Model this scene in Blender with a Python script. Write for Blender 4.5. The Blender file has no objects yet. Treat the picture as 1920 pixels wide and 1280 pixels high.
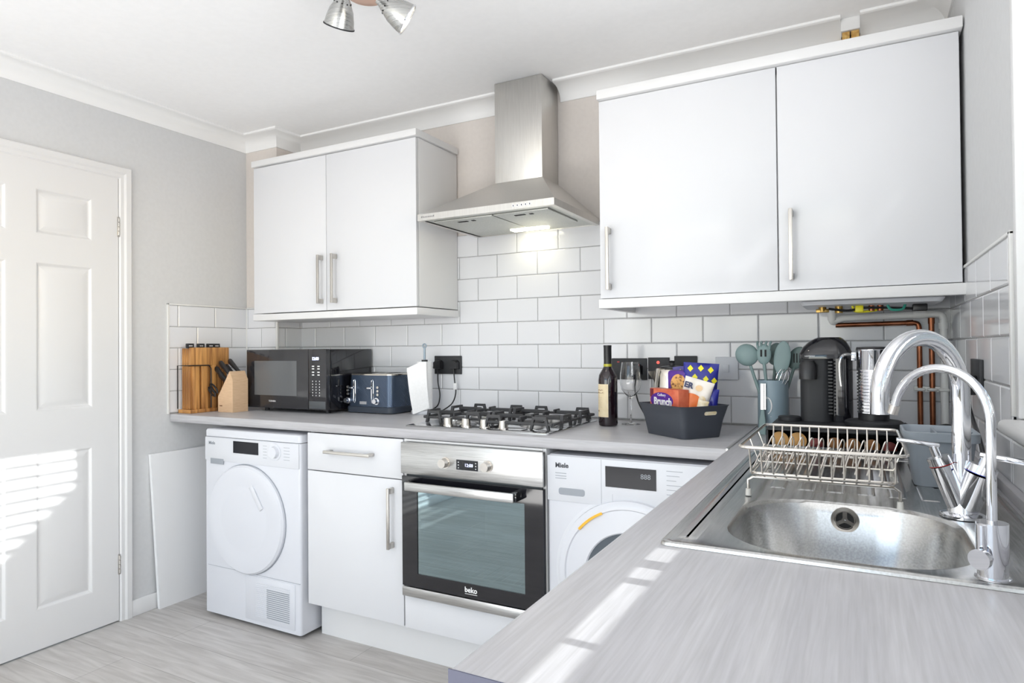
import bpy, bmesh, math, random
from mathutils import Vector, Matrix
random.seed(7)
PI = math.pi
sc = bpy.context.scene
col = sc.collection

# ------------------------------------------------------------------ camera
yaw, pit, rol = math.radians(28.148), math.radians(.6108), math.radians(-.5067)
F = Vector((-math.sin(yaw)*math.cos(pit), math.cos(yaw)*math.cos(pit), math.sin(pit)))
R0 = Vector((math.cos(yaw), math.sin(yaw), 0)); U0 = R0.cross(F)
Rv = R0*math.cos(rol)+U0*math.sin(rol); Uv = -R0*math.sin(rol)+U0*math.cos(rol)
cd = bpy.data.cameras.new('camera'); cam = bpy.data.objects.new('camera', cd); col.objects.link(cam)
M = Matrix(((Rv.x, Uv.x, -F.x), (Rv.y, Uv.y, -F.y), (Rv.z, Uv.z, -F.z))).to_4x4()
M.translation = Vector((0, 0, 1.21)); cam.matrix_world = M
cd.sensor_width = 36; cd.lens = 1218.73/1920*36; cd.clip_start = .02
sc.camera = cam
# ------------------------------------------------------------------ world, sun, daylight, fill lights, exposure
w = bpy.data.worlds.new('world'); sc.world = w; w.use_nodes = True
nt = w.node_tree; bg = nt.nodes['Background']
sky = nt.nodes.new('ShaderNodeTexSky'); sky.sky_type = 'NISHITA'; sky.sun_disc = False
sky.sun_elevation = math.radians(24); sky.sun_rotation = math.radians(90)
nt.links.new(sky.outputs[0], bg.inputs[0]); bg.inputs[1].default_value = .55
sd = bpy.data.lights.new('sun', 'SUN'); sd.energy = 9; sd.angle = math.radians(.35); sd.color = (1, .985, .96)
so = bpy.data.objects.new('sun', sd); col.objects.link(so)
so.rotation_euler = Vector((-1, .012, -.38)).to_track_quat('-Z', 'Y').to_euler(); so.location = (4, 1, 3)
def area(name, loc, d, sx, sy, e, c=(1, 1, 1)):
    l = bpy.data.lights.new(name, 'AREA'); l.shape = 'RECTANGLE'; l.size = sx; l.size_y = sy; l.energy = e; l.color = c
    o = bpy.data.objects.new(name, l); col.objects.link(o); o.location = loc
    o.rotation_euler = Vector(d).to_track_quat('-Z', 'Z').to_euler(); return o
area('rear_fill', (-1.35, -2.13, 1.25), (.15, 1, 1.2), 2.5, 2.0, 44, (.97, .98, 1))  # added fill light behind the camera, tilted up towards the ceiling
area('daylight_off_blinds', (.265, .66, 1.66), (-1, 0, 1.0), 1.7, .8, 18, (.98, .985, 1))
area('ceiling_fill', (-1.4, -1.0, .06), (0, .15, 1), 2.0, 1.4, 60, (1, .985, .965))  # added upward fill near the floor, brightens the ceiling
sc.view_settings.view_transform = 'Standard'; sc.view_settings.look = 'None'
sc.view_settings.gamma = 1; sc.view_settings.use_curve_mapping = False
sc.view_settings.exposure = .08
sc.cycles.max_bounces = 12; sc.cycles.diffuse_bounces = 7; sc.cycles.glossy_bounces = 5
sc.cycles.transmission_bounces = 8; sc.cycles.transparent_max_bounces = 12; sc.cycles.caustics_reflective = False

# ------------------------------------------------------------------ materials
def mat(name, c, rough=.5, metal=0., spec=.5, coat=0., emit=None, es=1., alpha=1.):
    m = bpy.data.materials.new(name); m.use_nodes = True; b = m.node_tree.nodes['Principled BSDF']
    b.inputs['Base Color'].default_value = (*c, 1); b.inputs['Roughness'].default_value = rough
    b.inputs['Metallic'].default_value = metal; b.inputs['Specular IOR Level'].default_value = spec
    b.inputs['Coat Weight'].default_value = coat; b.inputs['Coat Roughness'].default_value = .03
    if emit: b.inputs['Emission Color'].default_value = (*emit, 1); b.inputs['Emission Strength'].default_value = es
    return m
def N(m, t): return m.node_tree.nodes.new(t)
def L(m, a, b): m.node_tree.links.new(a, b)
def P(m): return m.node_tree.nodes['Principled BSDF']
def noise_mat(name, c1, c2, scale=(1, 1, 1), ns=5., rough=.5, metal=0., bump=0., detail=4., coat=0., spec=.5, lo=.35, hi=.65, dist=0., rv=0.):
    m = mat(name, c1, rough, metal, spec, coat)
    tc = N(m, 'ShaderNodeTexCoord'); mp = N(m, 'ShaderNodeMapping'); mp.inputs['Scale'].default_value = scale
    nz = N(m, 'ShaderNodeTexNoise'); nz.inputs['Scale'].default_value = ns; nz.inputs['Detail'].default_value = detail
    nz.inputs['Distortion'].default_value = dist
    cr = N(m, 'ShaderNodeValToRGB'); cr.color_ramp.elements[0].position = lo; cr.color_ramp.elements[1].position = hi
    cr.color_ramp.elements[0].color = (*c1, 1); cr.color_ramp.elements[1].color = (*c2, 1)
    L(m, tc.outputs['Object'], mp.inputs[0]); L(m, mp.outputs[0], nz.inputs['Vector']); L(m, nz.outputs[0], cr.inputs[0])
    L(m, cr.outputs[0], P(m).inputs['Base Color'])
    if rv:
        mr = N(m, 'ShaderNodeMapRange'); mr.inputs[3].default_value = rough-rv; mr.inputs[4].default_value = rough+rv
        L(m, nz.outputs[0], mr.inputs[0]); L(m, mr.outputs[0], P(m).inputs['Roughness'])
    if bump:
        bp = N(m, 'ShaderNodeBump'); bp.inputs['Strength'].default_value = bump; bp.inputs['Distance'].default_value = .001
        L(m, nz.outputs[0], bp.inputs['Height']); L(m, bp.outputs[0], P(m).inputs['Normal'])
    return m
def s2l(r, g, b): return tuple(((x/255+.055)/1.055)**2.4 if x > 10 else x/3294 for x in (r, g, b))
m_wall = noise_mat('wall_paint', s2l(205, 206, 207), s2l(208, 209, 210), ns=60, rough=.8, bump=.08)
m_ceil = noise_mat('ceiling_paint', s2l(245, 245, 245), s2l(247, 247, 247), ns=40, rough=.85, bump=.05)
m_cove = mat('white_coving_paint', s2l(238, 238, 237), .6)
m_gloss_paint = mat('white_gloss_paint', s2l(220, 220, 220), .35)
m_tile = mat('white_tile_glaze', s2l(223, 224, 227), .09, spec=.5)
m_grout = noise_mat('grey_grout', s2l(150, 150, 150), s2l(165, 165, 165), ns=80, rough=.9)
m_cab = mat('white_gloss_door', s2l(218, 219, 222), .12, spec=.22)
m_carc = mat('white_carcass', s2l(225, 225, 225), .35)
m_nickel = mat('brushed_nickel', s2l(200, 196, 190), .3, 1)
m_dark = mat('dark_gap', (.01, .01, .01), .7)
m_disp = mat('dark_display_glass', (.01, .011, .016), .16, spec=.18)
m_black = mat('black_plastic', (.012, .012, .014), .35)
m_blackg = mat('black_gloss', (.008, .008, .011), .06, coat=.4)
m_blackm = mat('matt_black', (.02, .021, .024), .55)
m_appl = mat('white_appliance_enamel', s2l(213, 215, 221), .2)
m_appl2 = mat('white_appliance_plastic', s2l(212, 214, 219), .35)
m_grey = mat('pale_grey_print', s2l(150, 155, 162), .5)
m_chrome = mat('chrome', s2l(225, 226, 230), .05, 1)
m_chrome2 = mat('satin_chrome_wire', s2l(215, 210, 203), .22, 1)
m_rub = mat('clear_rubber', s2l(225, 222, 215), .3)
m_iron = mat('cast_iron', s2l(62, 62, 64), .55)
m_blueled = mat('blue_white_led', (.6, .7, 1), .4, emit=(.6, .65, 1), es=2.2)
m_led = mat('warm_led', (1, 1, 1), .4, emit=(1, .93, .68), es=9)
m_bulb = mat('lit_bulb_face', (1, 1, 1), .4, emit=(1, .93, .82), es=9)
m_copper = noise_mat('copper_pipe', s2l(124, 74, 50), s2l(158, 104, 78), ns=14, rough=.35, metal=1)
m_pvc = mat('white_pvc', s2l(222, 222, 220), .4)
m_sage = mat('sage_silicone', s2l(128, 150, 150), .5)
m_sage2 = mat('dark_sage_silicone', s2l(96, 116, 114), .5)
m_pot = mat('blue_grey_plastic', s2l(138, 157, 168), .45)
m_white = mat('white_print', (.85, .85, .85), .5)
m_paper = noise_mat('white_paper', s2l(236, 236, 236), s2l(241, 241, 241), ns=120, rough=.9, bump=.2)
m_basket = mat('slate_grey_plastic', s2l(64, 68, 76), .5)
m_caddy = mat('mid_grey_plastic', s2l(142, 150, 158), .4)
m_red = mat('red_print', s2l(180, 40, 40), .4)
m_purple = mat('purple_wrapper', s2l(84, 40, 140), .3)
m_blue = mat('royal_blue_foil', s2l(38, 42, 140), .25)
m_yellow = mat('yellow_print', s2l(240, 230, 40), .4)
m_orangebox = noise_mat('orange_red_card', s2l(196, 84, 58), s2l(214, 118, 84), ns=30, rough=.45)
m_orange = mat('orange_print', s2l(232, 120, 52), .4)
m_bagwhite = noise_mat('white_snack_film', s2l(238, 228, 214), s2l(246, 240, 232), ns=20, rough=.3)
m_cream = noise_mat('cream_wrapper', s2l(226, 206, 160), s2l(240, 232, 214), ns=60, rough=.35)
m_cookie = noise_mat('cookie_print', s2l(110, 66, 34), s2l(220, 168, 96), ns=55, rough=.5, lo=.42, hi=.5)
m_steel = noise_mat('brushed_steel', s2l(176, 176, 174), s2l(196, 196, 194), (1, 1, 60), 8, .28, 1, rv=.05)
m_steelx = noise_mat('steel_grained_along', s2l(178, 178, 177), s2l(200, 200, 199), (2, 90, 90), 6, .3, 1, rv=.06)
m_hood = noise_mat('hood_steel', s2l(206, 204, 200), s2l(214, 212, 208), (60, 60, 2), 6, .38, 1, rv=.05)
m_sink = noise_mat('sink_steel', s2l(190, 190, 189), s2l(205, 205, 204), (60, 3, 60), 6, .24, 1, rv=.06)
m_filter = noise_mat('aluminium_filter_mesh', s2l(186, 188, 184), s2l(205, 206, 200), ns=300, rough=.45, metal=.7)
m_woodcut = noise_mat('raw_timber', s2l(190, 140, 70), s2l(226, 190, 118), ns=90, rough=.8)
m_beech = noise_mat('beech_wood', s2l(212, 178, 142), s2l(224, 192, 158), (6, 6, 60), 4, .5)
m_acacia = noise_mat('acacia_wood', s2l(120, 70, 34), s2l(214, 158, 92), (4, 17, 1.2), 3, .45, detail=6, dist=.6, lo=.3, hi=.68)
m_winelabel = noise_mat('cream_bottle_label', s2l(226, 208, 170), s2l(234, 218, 184), ns=40, rough=.7)
m_wine = mat('dark_wine_glass', (.012, .005, .008), .04, coat=.5)
m_toast = mat('slate_blue_metal', s2l(70, 84, 104), .25, .6, coat=.2)
m_toastb = mat('dark_blue_base', s2l(52, 60, 72), .45)
m_steeltrim = mat('polished_trim', s2l(214, 208, 198), .15, 1)
m_coil = mat('pinkish_copper_plate', s2l(214, 178, 158), .3, .7)
m_green = mat('teal_wire', s2l(60, 160, 140), .4)
m_brass = mat('brass_fitting', s2l(170, 140, 80), .3, 1)

def worktop_mat(name, sc_):
    m = noise_mat(name, s2l(174, 173, 175), s2l(191, 190, 193), sc_, 7, .32, detail=10, dist=.25, lo=.3, hi=.7, spec=.45, rv=.05)
    cr = [n for n in m.node_tree.nodes if n.type == 'VALTORGB'][0]
    tc = [n for n in m.node_tree.nodes if n.type == 'TEX_COORD'][0]
    mp2 = N(m, 'ShaderNodeMapping'); mp2.inputs['Scale'].default_value = tuple(v*.22 for v in sc_)
    n2 = N(m, 'ShaderNodeTexNoise'); n2.inputs['Scale'].default_value = 3; n2.inputs['Detail'].default_value = 3
    mx = N(m, 'ShaderNodeMix'); mx.data_type = 'RGBA'; mx.blend_type = 'MULTIPLY'; mx.inputs[0].default_value = .4
    L(m, tc.outputs['Object'], mp2.inputs[0]); L(m, mp2.outputs[0], n2.inputs['Vector'])
    c2 = N(m, 'ShaderNodeValToRGB'); c2.color_ramp.elements[0].color = (.72, .72, .74, 1); c2.color_ramp.elements[1].color = (1, 1, 1, 1)
    c2.color_ramp.elements[0].position = .3; c2.color_ramp.elements[1].position = .6
    L(m, n2.outputs[0], c2.inputs[0]); L(m, cr.outputs[0], mx.inputs[6]); L(m, c2.outputs[0], mx.inputs[7])
    L(m, mx.outputs[2], P(m).inputs['Base Color']); return m
m_wtx = worktop_mat('grey_oak_worktop_along_wall', (1.2, 30, 30))
m_wty = worktop_mat('grey_oak_worktop_along_window', (30, 1.2, 30))

def floor_mat():
    m = mat('grey_oak_laminate', (.5, .5, .5), .38)
    tc = N(m, 'ShaderNodeTexCoord'); br = N(m, 'ShaderNodeTexBrick')
    br.inputs['Scale'].default_value = 1; br.inputs['Brick Width'].default_value = 1.29; br.inputs['Row Height'].default_value = .194
    br.inputs['Mortar Size'].default_value = .0012; br.inputs['Mortar Smooth'].default_value = .3; br.offset = .37
    br.inputs['Color1'].default_value = (*s2l(190, 186, 182), 1); br.inputs['Color2'].default_value = (*s2l(202, 199, 196), 1)
    br.inputs['Mortar'].default_value = (*s2l(150, 146, 143), 1)
    mp = N(m, 'ShaderNodeMapping'); mp.inputs['Scale'].default_value = (1.3, 14, 1)
    nz = N(m, 'ShaderNodeTexNoise'); nz.inputs['Scale'].default_value = 3; nz.inputs['Detail'].default_value = 8; nz.inputs['Distortion'].default_value = .7
    cr = N(m, 'ShaderNodeValToRGB'); cr.color_ramp.elements[0].position = .32; cr.color_ramp.elements[1].position = .66
    cr.color_ramp.elements[0].color = (.74, .73, .72, 1); cr.color_ramp.elements[1].color = (1, 1, 1, 1)
    mx = N(m, 'ShaderNodeMix'); mx.data_type = 'RGBA'; mx.blend_type = 'MULTIPLY'; mx.inputs[0].default_value = 1
    L(m, tc.outputs['Object'], br.inputs['Vector']); L(m, tc.outputs['Object'], mp.inputs[0]); L(m, mp.outputs[0], nz.inputs['Vector'])
    L(m, nz.outputs[0], cr.inputs[0]); L(m, br.outputs['Color'], mx.inputs[6]); L(m, cr.outputs[0], mx.inputs[7])
    L(m, mx.outputs[2], P(m).inputs['Base Color']); return m
m_floor = floor_mat()

def glass(name, tint=(1, 1, 1), rough=0., ior=1.45):
    m = bpy.data.materials.new(name); m.use_nodes = True; b = P(m)
    b.inputs['Base Color'].default_value = (*tint, 1); b.inputs['Transmission Weight'].default_value = 1
    b.inputs['Roughness'].default_value = rough; b.inputs['IOR'].default_value = ior; return m
m_glass = glass('clear_glass')
def pane(name, tint, gl, fac):
    m = bpy.data.materials.new(name); m.use_nodes = True; t = m.node_tree; t.nodes.remove(P(m))
    tr = t.nodes.new('ShaderNodeBsdfTransparent'); tr.inputs[0].default_value = (*tint, 1)
    g = t.nodes.new('ShaderNodeBsdfGlossy'); g.inputs['Color'].default_value = (*gl, 1); g.inputs['Roughness'].default_value = .02
    fr = t.nodes.new('ShaderNodeMixShader'); fr.inputs[0].default_value = fac
    o = [n for n in t.nodes if n.type == 'OUTPUT_MATERIAL'][0]
    t.links.new(tr.outputs[0], fr.inputs[1]); t.links.new(g.outputs[0], fr.inputs[2]); t.links.new(fr.outputs[0], o.inputs[0]); return m
m_pane = pane('window_pane', (.96, .98, .98), (1, 1, 1), .06)
m_oven_glass = pane('tinted_oven_glass', (.42, .5, .52), (.62, .78, .82), .42)
m_clearplastic = pane('clear_plastic', (.75, .75, .75), (1, 1, 1), .25)

# ------------------------------------------------------------------ mesh builder
def wloc(o):
    v = Vector((0, 0, 0)); 
    while o is not None: v += o.location; o = o.parent
    return v
class MB:
    def __init__(s): s.bm = bmesh.new()
    def xf(s, vs, mx):
        if mx is not None: bmesh.ops.transform(s.bm, matrix=mx, verts=vs)
    def box(s, x0, x1, y0, y1, z0, z1, bev=0, seg=2, mx=None):
        r = bmesh.ops.create_cube(s.bm, size=1); vs = r['verts']
        for v in vs: v.co = Vector(((x0+x1)/2+v.co.x*(x1-x0), (y0+y1)/2+v.co.y*(y1-y0), (z0+z1)/2+v.co.z*(z1-z0)))
        if bev:
            es = list({e for v in vs for e in v.link_edges})
            q = bmesh.ops.bevel(s.bm, geom=es, offset=bev, segments=seg, affect='EDGES', profile=.5); vs = list({v for f in q['faces'] for v in f.verts} | {v for v in vs if v.is_valid})
        s.xf(vs, mx); return s
    def ring(s, pts): return [s.bm.verts.new(p) for p in pts]
    def bridge(s, a, b, closed=True):
        n = len(a)
        for i in range(n if closed else n-1):
            j = (i+1) % n
            try: s.bm.faces.new((a[i], a[j], b[j], b[i]))
            except ValueError: pass
    def loft(s, loops, cap0=True, cap1=True, closed=True):
        rs = [s.ring(l) for l in loops]
        for a, b in zip(rs, rs[1:]): s.bridge(a, b, closed)
        if cap0: s.bm.faces.new(list(reversed(rs[0])))
        if cap1: s.bm.faces.new(rs[-1])
        return s
    def cyl(s, p0, p1, r0, r1=None, n=24, caps=True):
        p0 = Vector(p0); p1 = Vector(p1); r1 = r0 if r1 is None else r1
        d = (p1-p0).normalized(); a = d.orthogonal().normalized(); b = d.cross(a)
        f = lambda p, r: [p+(a*math.cos(2*PI*i/n)+b*math.sin(2*PI*i/n))*r for i in range(n)]
        return s.loft([f(p0, r0), f(p1, r1)], caps, caps)
    def lathe(s, prof, c=(0, 0, 0), n=32, mx=None, cap0=False, cap1=False):
        c = Vector(c); ls = [[c+Vector((r*math.cos(2*PI*i/n), r*math.sin(2*PI*i/n), z)) for i in range(n)] for r, z in prof]
        if mx is not None: ls = [[mx @ p for p in l] for l in ls]
        return s.loft(ls, cap0, cap1)
    def tube(s, pts, r, n=10, closed=False):
        pts = [Vector(p) for p in pts]; N_ = len(pts); rings = []
        prev = None
        for i, p in enumerate(pts):
            if closed: t = (pts[(i+1) % N_]-pts[i-1]).normalized()
            else: t = (pts[min(i+1, N_-1)]-pts[max(i-1, 0)]).normalized()
            if prev is None: a = t.orthogonal().normalized()
            else: a = (prev-t*prev.dot(t)); a = a.normalized() if a.length > 1e-6 else t.orthogonal().normalized()
            prev = a; b = t.cross(a); rr = r[i] if isinstance(r, (list, tuple)) else r
            rings.append([p+(a*math.cos(2*PI*k/n)+b*math.sin(2*PI*k/n))*rr for k in range(n)])
        rs = [s.ring(l) for l in rings]
        for a, b in zip(rs, rs[1:]): s.bridge(a, b)
        if closed: s.bridge(rs[-1], rs[0])
        else: s.bm.faces.new(list(reversed(rs[0]))); s.bm.faces.new(rs[-1])
        return s
    def ell(s, c, r, n=20, m=12, mx=None):
        q = bmesh.ops.create_uvsphere(s.bm, u_segments=n, v_segments=m, radius=1)
        for v in q['verts']: v.co = Vector((v.co.x*r[0], v.co.y*r[1], v.co.z*r[2]))
        if mx is not None: s.xf(q['verts'], mx)
        for v in q['verts']: v.co += Vector(c)
        return s
    def prism(s, poly, ax, a, b):
        def P3(u, v, h): return {'x': (h, u, v), 'y': (u, h, v), 'z': (u, v, h)}[ax]
        return s.loft([[P3(u, v, a) for u, v in poly], [P3(u, v, b) for u, v in poly]])
    def build(s, name, m, parent=None, local=False, smooth=True, ang=35):
        me = bpy.data.meshes.new(name); bmesh.ops.remove_doubles(s.bm, verts=s.bm.verts, dist=1e-6)
        bmesh.ops.recalc_face_normals(s.bm, faces=s.bm.faces)
        if parent is not None and not local:
            off = wloc(parent)
            for v in s.bm.verts: v.co -= off
        s.bm.to_mesh(me); s.bm.free(); me.materials.append(m)
        if smooth: me.shade_smooth(); me.set_sharp_from_angle(angle=math.radians(ang))
        o = bpy.data.objects.new(name, me); col.objects.link(o); o.parent = parent; return o
def tag(o, label, cat, group=None, kind=None):
    if label: o['label'] = label
    if cat: o['category'] = cat
    if group: o['group'] = group
    if kind: o['kind'] = kind
    return o
def thing(name, label, cat, loc=(0, 0, 0), rz=0, group=None):
    o = bpy.data.objects.new(name, None); col.objects.link(o); o.location = loc; o.rotation_euler = (0, 0, rz); o.empty_display_size = .05
    return tag(o, label, cat, group)
def struct(o): o['kind'] = 'structure'; return o
def box(name, m, parent, *a, bev=0, local=False, **k): return MB().box(*a, bev=bev, **k).build(name, m, parent, local)
def text(s, size, loc, m, parent, name='lettering', rot=(PI/2, 0, 0), ext=.0004, align='LEFT', local=False, bold=0., sx=1.):
    c = bpy.data.curves.new(name, 'FONT'); c.body = s; c.size = size; c.extrude = ext; c.align_x = align; c.offset = bold
    c.resolution_u = 3
    o = bpy.data.objects.new('tmp', c); col.objects.link(o)
    dg = bpy.context.evaluated_depsgraph_get(); dg.update()
    me = bpy.data.meshes.new_from_object(o.evaluated_get(dg)); bpy.data.objects.remove(o)
    me.materials.clear(); me.materials.append(m)
    q = bpy.data.objects.new(name, me); col.objects.link(q); q.parent = parent
    q.location = Vector(loc)-(Vector((0, 0, 0)) if (local or parent is None) else wloc(parent)); q.rotation_euler = rot; q.scale = (sx, 1, 1); return q
def bez(p, n=8):
    """smooth Catmull-Rom through points"""
    p = [Vector(a) for a in p]; out = []
    for i in range(len(p)-1):
        a, b, c, d = p[max(i-1, 0)], p[i], p[i+1], p[min(i+2, len(p)-1)]
        for k in range(n):
            t = k/n; out.append(.5*((2*b)+(c-a)*t+(2*a-5*b+4*c-d)*t*t+(3*b-a-3*c+d)*t**3))
    return out+[p[-1]]
def copy_tree(o, parent=None):
    c = o.copy(); col.objects.link(c); c.parent = parent
    for ch in list(o.children): copy_tree(ch, c)
    return c
def rrect(x0, x1, y0, y1, r, z, n=8):
    pts = []
    for cx, cy, a0 in ((x1-r, y1-r, 0), (x0+r, y1-r, 90), (x0+r, y0+r, 180), (x1-r, y0+r, 270)):
        for i in range(n+1):
            a = math.radians(a0+90*i/n); pts.append(Vector((cx+r*math.cos(a), cy+r*math.sin(a), z)))
    return pts

# ------------------------------------------------------------------ room dimensions
XL, XR, YB, YF, ZC = -2.955, .275, 2.62, -2.2, 2.36
BX, BY = -2.72, 2.45       # boxed-in pipe chase in the left corner
T = .12
struct(box('floor', m_floor, None, XL-T, XR+.3, YF-T, YB+T, -.1, 0))
struct(box('ceiling', m_ceil, None, XL-T, XR+.3, YF-T, YB+T, ZC, ZC+.1))
b = MB().box(XL-T, XR+.3, YB, YB+T, 0, ZC); b.box(XL, BX, BY, YB, 0, ZC); struct(b.build('wall_back', noise_mat('wall_paint_warm_reflection', s2l(214, 207, 201), s2l(217, 210, 204), ns=60, rough=.8, bump=.08)))  # warm reflected light is put into the back wall's base colour
b = MB(); b.box(XL-T, XL, .986-.03, YF-T, 0, ZC); b.box(XL-T, XL, 1.778, YB, 0, ZC); b.box(XL-T, XL, .956, 1.778, 2.02, ZC); struct(b.build('wall_left', m_wall))
WY0, WY1, WZ0, WZ1 = -.25, 1.585, 1.035, 2.16
b = MB(); RT_ = .3
b.box(XR, XR+RT_, WY1, YB, 0, ZC); b.box(XR, XR+RT_, YF-T, WY0, 0, ZC); b.box(XR, XR+RT_, WY0, WY1, 0, WZ0); b.box(XR, XR+RT_, WY0, WY1, WZ1, ZC)
struct(b.build('wall_right', m_wall))
b = MB(); b.box(XL, -2.6, YF-T, YF, 0, ZC); b.box(-.1, XR, YF-T, YF, 0, ZC); b.box(-2.6, -.1, YF-T, YF, 2.3, ZC); b.box(-2.6, -.1, YF-T, YF, 0, .2)
struct(b.build('wall_front', m_wall))
# window_2 behind the camera: patio window frame and glass
w2 = thing('window_2', None, None, (-1.35, YF, 0)); struct(w2)
b = MB()
for x in (-2.6, -1.39, -.16): b.box(x, x+.06, YF-.09, YF-.03, .2, 2.3)
b.box(-2.6, -.1, YF-.09, YF-.03, .2, .26); b.box(-2.6, -.1, YF-.09, YF-.03, 2.24, 2.3); b.build('window_frame', m_gloss_paint, w2)
# window_1 in the right wall
w1 = thing('window_1', None, None, (XR, .66, WZ0)); struct(w1)
b = MB(); fx0, fx1 = XR+.16, XR+.22
b.box(fx0, fx1, WY0, WY1, WZ0, 1.166, .004); b.box(fx0, fx1, WY0, WY1, WZ1-.06, WZ1, .004)  # bottom rail made extra deep to cut off the low sun
for y, yw in ((WY0, .06), (.96, .06), (WY1-.06, .06), (.863, .035), (.797, .022), (.604, .014)): b.box(fx0, fx1, y, y+yw, WZ0, WZ1, .002)  # thin inner bars added to split the sun patches on the worktop
b.build('window_frame', m_gloss_paint, w1)
box('pane', m_pane, w1, fx0+.025, fx0+.03, WY0+.05, WY1-.05, WZ0+.05, WZ1-.05)
b = MB(); b.box(.236, fx0, WY0-.02, WY1+.0, WZ0+.0, WZ0+.028, .012, 4); b.build('window_sill', m_gloss_paint, w1)
b = MB(); b.box(XR-.006, fx0, WY1-.014, WY1+.012, WZ0+.03, WZ1+.02, .003)
b.box(XR-.006, fx0, WY0, WY1, WZ1-.014, WZ1+.012, .003); b.build('window_reveal_lining', m_gloss_paint, w1)
# venetian blinds
def blind(y0, y1, zbot, label, rail=.031):
    t = thing('venetian_blind', label, 'blind', (XR+.10, (y0+y1)/2, zbot), group='slatted blinds in the side window')
    box('head_rail', m_gloss_paint, t, XR+.075, XR+.125, y0, y1, WZ1-.06, WZ1-.016, bev=.003)
    b = MB(); z = zbot+.06
    while z < WZ1-.08: b.box(XR+.075, XR+.125, y0, y1, z, z+.0025); z += .046
    b.build('slats', m_gloss_paint, t)
    b = MB()
    for yy in (y0+.1, y1-.1): MB().cyl((XR+.1, yy, zbot), (XR+.1, yy, WZ1-.04), .0012, n=6).build('ladder_cord', m_white, t)
    box('bottom_rail', m_gloss_paint, t, XR+.077, XR+.123, y0, y1, zbot, zbot+rail, bev=.003)
blind(.985, WY1-.02, 1.13, 'white slatted blind in the side window, the section beyond the sink tap', .06)
blind(WY0+.02, .962, 1.162, 'white slatted blind in the side window, the raised section nearest the worktop end')

# unseen house-shaped block, added outside to cut the sun on the door
t = thing('sun_blocker', 'unseen gable-shaped sun blocker added outside the side window', 'building', (6, 2.4, 0))
b = MB(); ge = [(.915, 0), (.915, 3.08), (3.2, 5.18), (5.5, 3.08), (5.5, 0)]
b.prism(ge, 'x', 5.0, 7.5); b.build('wall', noise_mat('sun_blocker_render', s2l(190, 180, 168), s2l(205, 196, 184), ns=4, rough=.9), t)
b = MB(); b.prism([(.915, 3.08), (3.2, 5.18), (5.5, 3.08), (5.5, 3.16), (3.2, 5.26), (.915, 3.16)], 'x', 4.98, 7.6); b.build('roof', noise_mat('sun_blocker_slate', s2l(80, 80, 84), s2l(100, 98, 98), ns=9, rough=.8), t)
struct(box('ground', noise_mat('garden_paving_outside', s2l(150, 146, 138), s2l(170, 165, 156), ns=3, rough=.9), None, XR+.31, 14, -8, 10, -.15, -.05))
# coving
def sweep(path, prof, name, m, cap=True):
    mb = MB(); pts = [Vector((x, y, 0)) for x, y in path]; loops = []
    for i, p in enumerate(pts):
        d0 = (pts[i]-pts[i-1]).normalized() if i > 0 else None; d1 = (pts[i+1]-pts[i]).normalized() if i < len(pts)-1 else None
        n0 = Vector((d0.y, -d0.x, 0)) if d0 else None; n1 = Vector((d1.y, -d1.x, 0)) if d1 else None
        if n0 is None: k = n1
        elif n1 is None: k = n0
        else: k = (n0+n1); k = k/(k.dot(n0))
        loops.append([p+k*d+Vector((0, 0, z)) for d, z in prof])
    mb.loft(loops, cap, cap); return mb.build(name, m)
cov = [(0, ZC-.07), (.006, ZC-.07), (.008, ZC-.062)]
for i in range(7):
    a = PI/2*i/6; cov.append((.085-.075*math.cos(a)-.002, ZC-.062+.05*math.sin(a)))
cov += [(.088, ZC-.012), (.094, ZC-.008), (.094, ZC), (0, ZC)]
struct(sweep([(XL, YF), (XL, BY), (BX, BY), (BX, YB), (-1.4, YB)], cov, 'trim_1', m_cove))
struct(sweep([(-1.146, YB), (-.045, YB)], cov, 'trim_2', m_cove))
struct(sweep([(.015, YB), (XR, YB), (XR, YF)], cov, 'trim_3', m_cove))
box('cover_strip', m_cove, None, -.045, .015, YB-.06, YB-.002, ZC-.045, ZC, bev=.002)['kind'] = 'structure'
bpy.data.objects['cover_strip'].name = 'trim_4'
tm = thing('timber_offcut', 'two raw yellow timber ends showing in a gap of the coving above the wall cabinet', 'wood', (-.015, YB-.03, ZC-.12))
MB().box(-.041, -.017, YB-.055, YB-.003, ZC-.12, ZC-.047, .002).build('timber_end', m_woodcut, tm)
MB().box(-.013, .012, YB-.055, YB-.003, ZC-.12, ZC-.047, .002).build('timber_end', m_woodcut, tm)
# skirting
b = MB(); b.box(XL, XL+.016, 1.803, 2.0, 0, .075, .004); b.box(XL, XL+.016, YF, .93, 0, .075, .004); struct(b.build('baseboard_left', m_gloss_paint))
# door
d = thing('door_1', None, None, (XL, 1.37, 0)); struct(d)
DY0, DY1, DZ1 = .986, 1.748, 1.993; dx0, dx1 = XL-.03, XL+.006
b = MB(); ys = [(DY0, 1.092), (1.312, 1.414), (1.636, DY1)]
for y0, y1 in ys: b.box(dx0, dx1, y0, y1, .006, DZ1)
rows = [(.165, .80), (.97, 1.58), (1.695, 1.88)]
for z0, z1 in ((.006, .165), (.80, .97), (1.58, 1.695), (1.88, DZ1)):
    for ya_, yb_ in ((1.092, 1.312), (1.414, 1.636)): b.box(dx0, dx1, ya_, yb_, z0, z1)
for y0, y1 in ((1.092, 1.312), (1.414, 1.636)):
    for z0, z1 in rows:
        def rr(o, x): return [Vector((x, y0+o, z0+o)), Vector((x, y1-o, z0+o)), Vector((x, y1-o, z1-o)), Vector((x, y0+o, z1-o))]
        b.loft([rr(0, dx1), rr(.004, dx1-.001), rr(.012, dx1-.009), rr(.016, dx1-.010), rr(.04, dx1-.003), rr(.044, dx1-.002)], False, True)
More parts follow.
